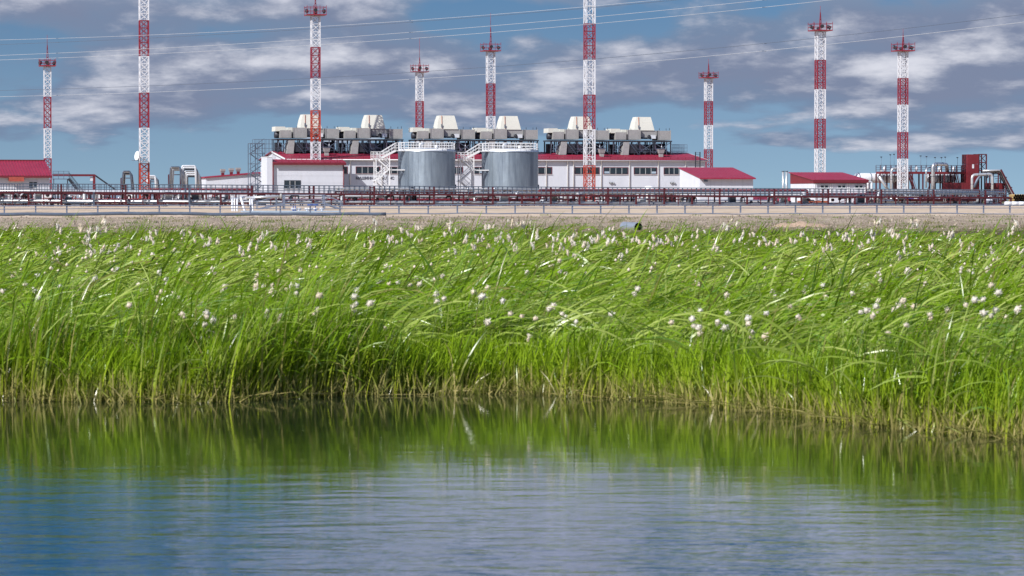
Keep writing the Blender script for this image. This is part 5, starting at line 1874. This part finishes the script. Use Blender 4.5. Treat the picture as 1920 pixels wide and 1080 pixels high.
def grass_zone(name, n_try, d0, d1, dens_pow, wscale, segs, Lm, margin=1.18):
    """scatter in the wedge the camera can see plus a margin; d = metres behind the shoreline"""
    u = rng.random(n_try)
    d = d0 + (d1 - d0) * u ** dens_pow
    hw = (0.16 * (30 + d)) * margin + .8
    x = rng.uniform(-1, 1, n_try) * hw
    y = shore(x) + d + rng.normal(0, .12, n_try)
    # tussocks: drop some in the gaps
    cl = vnoise(x * 1.5, y * 1.1, 1) * .6 + vnoise(x * 3.9, y * 3.1, 2) * .4
    keep = rng.random(n_try) < np.clip((cl - .39) * 5.0, .02, 1)
    x, y, d, cl = x[keep], y[keep], d[keep], cl[keep]
    n = len(x)
    zb = np.where(d < .05, -.03, ground_z(x, y) - .01)
    zb = np.where(y > 60, .0, zb)
    patch = vnoise(x * .35, y * .16, 6)
    tus = vnoise(x * 1.3, y * .9, 16)                   # each tussock has its own height, lean and tone
    L = Lm * rng.normal(1, .15, n) * (.74 + .26 * patch + .34 * tus) * np.clip(.7 + (cl - .37) * 1.2, .7, 1.1)
    front = d < rng.uniform(.5, 1.7, n)
    L = np.where(front, L * rng.uniform(.62, .92, n), L)
    wind = (vnoise(x * .22, y * .09, 8) - .5) * 1.2 + (vnoise(x * 1.1, y * .8, 18) - .5) * 1.9 + rng.normal(0, .38, n)
    flip = rng.random(n) < .12
    az = np.where(flip, math.pi + wind, wind)
    az = np.where(front, rng.normal(-.1, 1.1, n), az)
    stiff = rng.random(n)
    tilt = np.abs(rng.normal(.10, .12, n))
    curve = np.where(stiff < .12, rng.uniform(.3, .9, n), rng.uniform(1.3, 2.4, n))
    curve = np.where(front & (rng.random(n) < .82), rng.uniform(.15, .85, n), curve)
    width = wscale * rng.uniform(.6, 1.35, n)
    g = rng.random(n)[:, None]
    pv = np.clip(1.5 * (patch[:, None] - .5) + .5 + rng.normal(0, .2, (n, 1)), 0, 1)
    dark, light = np.array([.03, .08, .003]), np.array([.25, .42, .012])
    colt = dark + (light - dark) * np.clip(g * .55 + pv * .3 + (tus[:, None] - .3) * .35, 0, 1.1)
    blu = (rng.random(n) < .10)[:, None]
    colt = np.where(blu, np.array([.10, .22, .05]), colt)
    colb = np.array([.50, .54, .05]) * rng.uniform(.6, 1.15, (n, 1))
    pale = rng.random(n) < .11  # a share of blades painted lighter as bright highlights
    colt[pale] = np.array([.42, .50, .14]) * rng.uniform(.7, 1.1, (pale.sum(), 1))
    straw = rng.random(n) < .09
    colt[straw] = np.array([.30, .235, .10]) * rng.uniform(.6, 1.2, (straw.sum(), 1))
    tanb = rng.random(n) < .45
    colb[tanb] = np.array([.54, .42, .18]) * rng.uniform(.55, 1.15, (tanb.sum(), 1))
    return blades(n, x, y, zb, L, width, az, tilt, curve, colb, colt, segs, name)


grass_zone('sedge_grass', 36000, -.18, 3.2, 1.05, .0155, 7, .95)
grass_zone('sedge_grass', 29000, 3.0, 14, 1.0, .0235, 7, 1.06)
grass_zone('sedge_grass', 50000, 13.5, 105, .72, .036, 6, 1.02)

# short dead straw along the waterline
def straw():
    n = 12000
    x = rng.uniform(-7.5, 6.6, n)
    y = shore(x) + rng.normal(.02, .2, n)
    zb = np.full(n, -.03)
    L = rng.uniform(.10, .38, n)
    az = rng.uniform(0, 2 * math.pi, n)
    tilt = np.abs(rng.normal(.25, .4, n))
    curve = rng.uniform(-.2, .8, n)
    width = rng.uniform(.006, .016, n)
    c = np.array([.46, .36, .16]) * rng.uniform(.5, 1.25, (n, 1))
    c2 = np.where((rng.random(n) < .4)[:, None], np.array([.22, .27, .035]), c)
    blades(n, x, y, zb, L, width, az, tilt, curve, c, c2, 3, 'dead_straw')
straw()
def stalks():
    n = 19000
    x = rng.uniform(-7.5, 6.6, n)
    y = shore(x) + rng.uniform(-.14, .55, n)
    L = rng.uniform(.28, .70, n)
    az = rng.normal(0, 1.4, n)
    c = np.array([.54, .56, .06]) * rng.uniform(.6, 1.15, (n, 1))
    t2 = np.array([.32, .48, .02]) * rng.uniform(.7, 1.2, (n, 1))
    tan_ = rng.random(n) < .3
    c[tan_] = np.array([.55, .43, .19]) * rng.uniform(.6, 1.1, (tan_.sum(), 1))
    keep = vnoise(x * 2.3, y * .5, 44) > .14
    blades(int(keep.sum()), x[keep], y[keep], np.full(int(keep.sum()), -.03), L[keep], rng.uniform(.008, .014, n)[keep], az[keep], np.abs(rng.normal(.08, .12, n))[keep], rng.uniform(.1, .9, n)[keep], c[keep], t2[keep], 5, 'sedge_stalks')
stalks()
def litter():
    n = 900
    x = rng.uniform(-7.5, 6.6, n)
    y = shore(x) + rng.normal(-.08, .16, n)
    c = np.array([.40, .29, .14]) * rng.uniform(.4, 1.2, (n, 1))
    blades(n, x, y, np.full(n, .008) + rng.uniform(0, .05, n), rng.uniform(.12, .5, n), rng.uniform(.006, .013, n), rng.normal(0, .6, n) + math.pi * (rng.random(n) < .5), rng.uniform(1.42, 1.6, n), rng.uniform(-.15, .1, n), c, c, 3, 'floating_straw')
litter()
# long showy blades, sunlit highlights mixed into their colour
def showy():
    n = 11000
    d = .6 + rng.uniform(0, 7.4, n) ** 2.0
    x = rng.uniform(-1, 1, n) * (.16 * (30 + d) * 1.1)
    y = shore(x) + d
    L = rng.uniform(.95, 1.5, n)
    az = np.where(rng.random(n) < .85, rng.normal(0, .4, n), rng.normal(math.pi, .4, n))
    tilt = np.abs(rng.normal(.25, .2, n))
    curve = rng.uniform(1.3, 2.1, n)
    width = rng.uniform(.014, .030, n) * (1 + d / 60)
    g = rng.random((n, 1))
    ct = np.array([.22, .36, .02]) * (1 - g) + np.array([.50, .56, .16]) * g
    blades(n, x, y, np.full(n, 0.0), L, width, az, tilt, curve, ct, ct, 8, 'long_grass')
showy()
# dry tufts along the foot of the bank
def tufts():
    n = 8000
    t_ = 190 + 95 * rng.random(n) ** 2.6
    x = rng.uniform(-1, 1, n) * t_ * .18
    y = t_ + x * T15
    k_ = vnoise(x * .5, y * .3, 12) > .5
    x, y = x[k_], y[k_]
    n = len(x)
    c = np.where((rng.random(n) < .5)[:, None], np.array([.20, .15, .07]), np.array([.09, .12, .03])) * rng.uniform(.6, 1.2, (n, 1))
    blades(n, x, y, ground_z(x, y), rng.uniform(.08, .26, n), rng.uniform(.02, .04, n), rng.uniform(0, 6.28, n), np.abs(rng.normal(.2, .2, n)), rng.uniform(.3, 1.2, n), c, c, 3, 'dry_tufts')
tufts()
# weeds growing in patches on the bank
def weeds():
    n = 5200
    cx, ct = rng.uniform(-1, 1, 150), rng.uniform(200, 300, 150)
    k_ = rng.integers(0, 150, n)
    t_ = ct[k_] + rng.normal(0, 1.4, n)
    x = cx[k_] * ct[k_] * .175 + rng.normal(0, .35, n)
    y = t_ + x * T15
    c = np.where((k_ % 3 == 0)[:, None], np.array([.26, .20, .10]), np.array([.10, .15, .03])) * rng.uniform(.6, 1.2, (n, 1))
    blades(n, x, y, ground_z(x, y) - .01, rng.uniform(.08, .30, n), rng.uniform(.02, .04, n), rng.uniform(0, 6.28, n), np.abs(rng.normal(.35, .25, n)), rng.uniform(.2, 1.2, n), c, c, 3, 'bank_weeds')
weeds()

# ------------------------------------------------------------------ cottongrass: 300 individual plants, the rest joined
C1 = [(78, 340), (215, 350), (138, 400), (195, 430), (15, 435), (340, 412), (210, 475), (660, 312), (535, 368), (897, 328), (1015, 320), (935, 368), (778, 400), (795, 430), (1192, 322), (1262, 410), (975, 455), (1060, 285), (725, 515), (1122, 505), (1022, 565), (1165, 560), (1200, 600), (1148, 628), (1185, 660), (1175, 700), (1320, 580), (1445, 350), (1440, 405), (1435, 432), (1480, 412), (1530, 405), (1530, 432), (1690, 320), (1668, 405), (1668, 450), (1565, 320), (1815, 355), (1870, 370), (1500, 550), (1500, 580), (1575, 578), (1785, 540), (1635, 405), (1790, 460), (1755, 625), (1785, 715), (790, 212), (860, 230), (985, 203), (1300, 700), (890, 470), (910, 440), (1445, 635)]
T1 = [(225, 230), (260, 245), (310, 195), (345, 180), (390, 195), (315, 240), (485, 90), (505, 115), (482, 160), (530, 190), (555, 180), (490, 205), (570, 75), (590, 35), (430, 70), (310, 75), (635, 178), (685, 150), (725, 180), (850, 130), (865, 110), (1045, 105), (1115, 130), (1150, 150), (1245, 155), (1340, 195), (1420, 165), (1460, 125), (1495, 95), (1600, 180), (1690, 125), (1735, 120), (1750, 170), (1530, 160)]
T2 = [(180, 40), (155, 155), (20, 80), (285, 110), (340, 80), (380, 90), (440, 60), (265, 130), (330, 150), (430, 130), (600, 110), (630, 60), (680, 130), (775, 130), (800, 60), (835, 50), (880, 140), (920, 110), (960, 40), (1000, 50), (1045, 30), (935, 150), (1050, 150), (1080, 100), (1170, 180), (1190, 210), (1200, 120), (1250, 165), (1285, 140), (1290, 205), (1350, 160), (1385, 150), (1320, 110), (1430, 120), (1465, 100), (1510, 90), (1520, 150), (1580, 110), (1550, 230), (1590, 215), (1650, 150), (1680, 130), (1760, 130), (1780, 150), (1855, 140), (1900, 140), (740, 180), (830, 185), (990, 180), (620, 180)]
C2 = [(90, 432), (75, 470), (85, 505), (70, 525), (165, 505), (210, 388), (265, 395), (320, 385), (385, 400), (415, 365), (440, 395), (525, 370), (570, 350), (535, 450), (535, 495), (580, 478), (745, 440), (795, 470), (825, 415), (910, 490), (955, 565), (1018, 578), (1045, 330), (1230, 320), (1260, 330), (1225, 265), (1170, 535), (1188, 520), (1240, 565), (1522, 565), (1855, 612), (1095, 590), (1060, 685), (1320, 610), (825, 610), (1545, 845), (1805, 838), (1665, 425), (245, 645), (255, 295)]
C3 = [(70, 330), (215, 393), (85, 468), (45, 510), (75, 550), (220, 480), (172, 523), (202, 550), (320, 530), (315, 505), (405, 480), (400, 590), (330, 570), (515, 445), (590, 380), (595, 355), (615, 432), (693, 400), (820, 385), (945, 420), (890, 465), (857, 475), (935, 445), (555, 497), (1045, 445), (1078, 440), (1120, 448), (1060, 420), (1195, 487), (1080, 537), (990, 578), (1173, 335), (1088, 275), (1150, 298), (957, 320), (1345, 265), (1385, 278), (1470, 265), (1412, 418), (1450, 415), (1365, 440), (1280, 465), (1455, 478), (1510, 465), (1620, 460), (1560, 498), (1520, 380), (1490, 345), (567, 798), (680, 348), (432, 375), (1160, 738), (945, 285)]
T3 = [(60, 90), (90, 75), (155, 150), (220, 50), (240, 30), (265, 100), (330, 95), (390, 120), (440, 130), (465, 135), (535, 130), (590, 95), (640, 130), (690, 100), (710, 130), (700, 150), (630, 180), (680, 200), (760, 100), (790, 100), (835, 80), (875, 130), (925, 90), (930, 40), (985, 70), (1010, 80), (1040, 100), (1060, 110), (1110, 40), (1075, 140), (1050, 180), (1090, 190), (1125, 180), (1200, 150), (1220, 180), (1260, 85), (1340, 120), (1350, 155), (1390, 150), (1300, 90), (1440, 180), (1485, 165), (1500, 190), (1530, 215), (1580, 70), (1590, 40), (1615, 170), (1640, 160)]
heads = [(X / 3, 400 + Y / 3, 0) for X, Y in C1] + [(X / 3, 400 + Y / 3, 1) for X, Y in T1] + [(640 + X / 3, 400 + Y / 3, 1) for X, Y in T2] + \
        [(640 + X / 3, 400 + Y / 3, 0) for X, Y in C2] + [(1280 + X * .3888, 400 + Y * .3888, 0) for X, Y in C3] + [(1280 + X * .3888, 400 + Y * .3888, 1) for X, Y in T3]

def tuft_mesh(seed, long_):
    """a ragged silky head: a lumpy core and wisps pulled downwind (+x)"""
    rr = random.Random(seed)
    mb = MB()
    n, rows_ = 8, 5
    vs, fs = [], []
    for i in range(rows_ + 1):
        t_ = i / rows_
        r0 = .42 * math.sin(math.pi * min(max(t_, .04), .96)) ** .7 * (1 if not long_ else (1.15 - .6 * t_))
        for k in range(n):
            a_ = 2 * math.pi * k / n
            q = r0 * rr.uniform(.75, 1.25)
            vs.append((q * math.cos(a_) + .12 * math.sin(t_ * 3), q * math.sin(a_), (t_ - .5) * (1.7 if long_ else 1.05) + rr.uniform(-.07, .07)))
    for i in range(rows_):
        for k in range(n):
            fs.append((i * n + k, i * n + (k + 1) % n, (i + 1) * n + (k + 1) % n, (i + 1) * n + k))
    fs += [tuple(range(n)), tuple(reversed(range(rows_ * n, rows_ * n + n)))]
    mb.add(vs, fs, True)
    for _ in range(80):
        a_, e_ = rr.uniform(0, 2 * math.pi), rr.uniform(-1.4, 1.0)
        d = Vector((math.cos(a_) * math.cos(e_) + .45, math.sin(a_) * math.cos(e_), math.sin(e_) * 1.2 - .25)).normalized()
        b_ = Vector((d.x * .3, d.y * .3, d.z * (.6 if long_ else .3)))
        w_ = d.cross(Vector((rr.uniform(-1, 1), rr.uniform(-1, 1), rr.uniform(-1, 1)))).normalized() * .10
        mb.add([b_ - w_, b_ + w_, b_ + d * rr.uniform(.2, .58)], [(0, 1, 2)])
    me = mb.mesh('tuft')
    me.materials.append(M['fluff'])
    return me
TR = [tuft_mesh(i, False) for i in range(4)]
TL = [tuft_mesh(10 + i, True) for i in range(4)]
def stem_mesh(bendx, seed):
    pts = [(bendx * (q ** 2.2), .02 * math.sin(q * 5 + seed), q) for q in [0, .2, .4, .6, .8, .92, 1]]
    mb = MB().pipe([(0, 0, 0)] + [(a, b, c_) for a, b, c_ in pts[1:]], [.005, .005, .0045, .004, .0035, .003, .003], 5)
    me = mb.mesh('stem')
    me.materials.append(M['stem'])
    return me
SM = [(b, stem_mesh(b, i)) for i, b in enumerate((-.05, .06, .12, .2, .28))]
bm_ = MB().add([(.006, 0, 0), (-.006, 0, 0), (.002, .004, .09), (.012, -.006, .05), (-.014, .006, .06)], [(0, 1, 2), (0, 1, 3), (1, 0, 4)])
BR = bm_.mesh('bract')
BR.materials.append(M['bract'])
def child(name, me, parent, loc, rot=(0, 0, 0), sc=(1, 1, 1)):
    o = bpy.data.objects.new(name, me)
    COL.objects.link(o)
    o.parent = parent
    o.location = loc
    o.rotation_euler = rot
    o.scale = sc
    return o
heads.sort(key=lambda h: h[1] if h[2] == 0 else 0)
rr = random.Random(33)
lone = []
REG = [(110, 'below the far left red roof'), (300, 'below the left tall mast'), (480, 'below the low white wing'), (650, 'below the white annex'), (745, 'below the lettering'),
       (860, 'below the left tank'), (1015, 'below the right tank'), (1125, 'below the tall middle mast'), (1280, 'below the ribbon windows'), (1420, 'below the raspberry shed'), (1490, 'below the twin stacks'),
       (1630, 'below the modular cabin'), (1735, 'below the right vessels'), (9999, 'below the maroon tower')]
for px, py, kind in heads:
    k_ = (px - 960) / FPX
    if kind == 0:
        z = rr.uniform(.84, .97)
        D = (CAMZ - z) * FPX / (py - HZ)
        for _ in range(4):
            ds = float(shore(k_ * D))
            if D < ds + .12:
                D = ds + .12
        z = CAMZ - (py - HZ) / FPX * D
        if D > 62:
            D = rr.uniform(52, 62)
            z = CAMZ - (py - HZ) / FPX * D
    else:
        D = rr.uniform(58, 74)
        z = CAMZ - (py - HZ) / FPX * D
    X = k_ * D
    b, sm_ = rr.choice(SM)
    side = kind == 0
    zone = next(z_ for lim, z_ in REG if px < lim)
    if side and D < 35:
        lab, grp = 'cream cottongrass heads near the water ' + zone, 'cottongrass heads near the water'
    elif side:
        lab, grp = 'single cottongrass heads mid sedge ' + zone, 'cottongrass heads in the middle of the sedge'
    else:
        lab, grp = 'tall drooping cottongrass stems ' + zone, 'tall cottongrass stems above the far sedge'
    r_ = thing('cottongrass', lab, 'cottongrass', (X - b * z, D, 0.0), 0, grp)
    lone.append((lab, px, r_))
    child('stem', sm_, r_, (0, 0, 0), (0, 0, 0), (z, 1, z))
    top = Vector((b * z, 0, z))
    if kind == 0:
        s_ = rr.uniform(.042, .07) * (D / 36) ** .35
        child('tuft', rr.choice(TR), r_, top, (rr.uniform(0, 3), rr.uniform(0, 3), 0), (s_ * rr.uniform(.9, 1.25), s_, s_ * rr.uniform(.8, 1.05)))
        if rr.random() < .3:
            child('tuft', rr.choice(TR), r_, top + Vector((rr.uniform(-.05, .05), 0, rr.uniform(-.06, -.02))), (0, rr.uniform(0, 3), 0), (s_ * .8,) * 3)
    else:
        child('bract', BR, r_, top + Vector((0, 0, .02)), (0, rr.uniform(-.6, .6), rr.uniform(0, 6)), (1.4, 1.4, rr.uniform(.8, 1.6)))
        for q in range(rr.choice([2, 3, 3, 4])):
            s_ = rr.uniform(.045, .068)
            child('tuft', rr.choice(TL), r_, top + Vector((rr.uniform(-.10, .10), rr.uniform(-.08, .08), rr.uniform(-.13, .02))), (rr.uniform(-.4, .4), rr.uniform(-.5, .5), 0), (s_, s_, s_ * rr.uniform(1, 1.3)))
from collections import defaultdict
byl = defaultdict(list)
for lab, px, r_ in lone:
    byl[lab].append((px, r_))
for lab, li in byl.items():
    for q, (px, r_) in enumerate(sorted(li, key=lambda t_: t_[0])):
        r_['label'] = (ORD[q] if q < 20 else 'last') + (' from left of ' if q else ' of ') + lab
# small distant tufts nobody could count
mb = MB()
tri = [(0, 1, 4), (1, 2, 4), (2, 3, 4), (3, 0, 4), (1, 0, 5), (2, 1, 5), (3, 2, 5), (0, 3, 5)]
for i in range(900):
    D = 48 + 75 * rr.random() ** 1.2
    x = rr.uniform(-1, 1) * .175 * D
    y = D
    if vnoise(np.array([x * .4]), np.array([y * .15]), 31)[0] < .45:
        continue
    z = rr.uniform(.66, .86)
    s_ = rr.uniform(.018, .036)
    mb.add([(x + s_, y, z), (x, y + s_, z), (x - s_, y, z), (x, y - s_, z), (x, y, z + s_ * 1.1), (x, y, z - s_ * 1.3)], tri, True)
mb.build('cottongrass_fluff', M['fluff'], stuff=True)
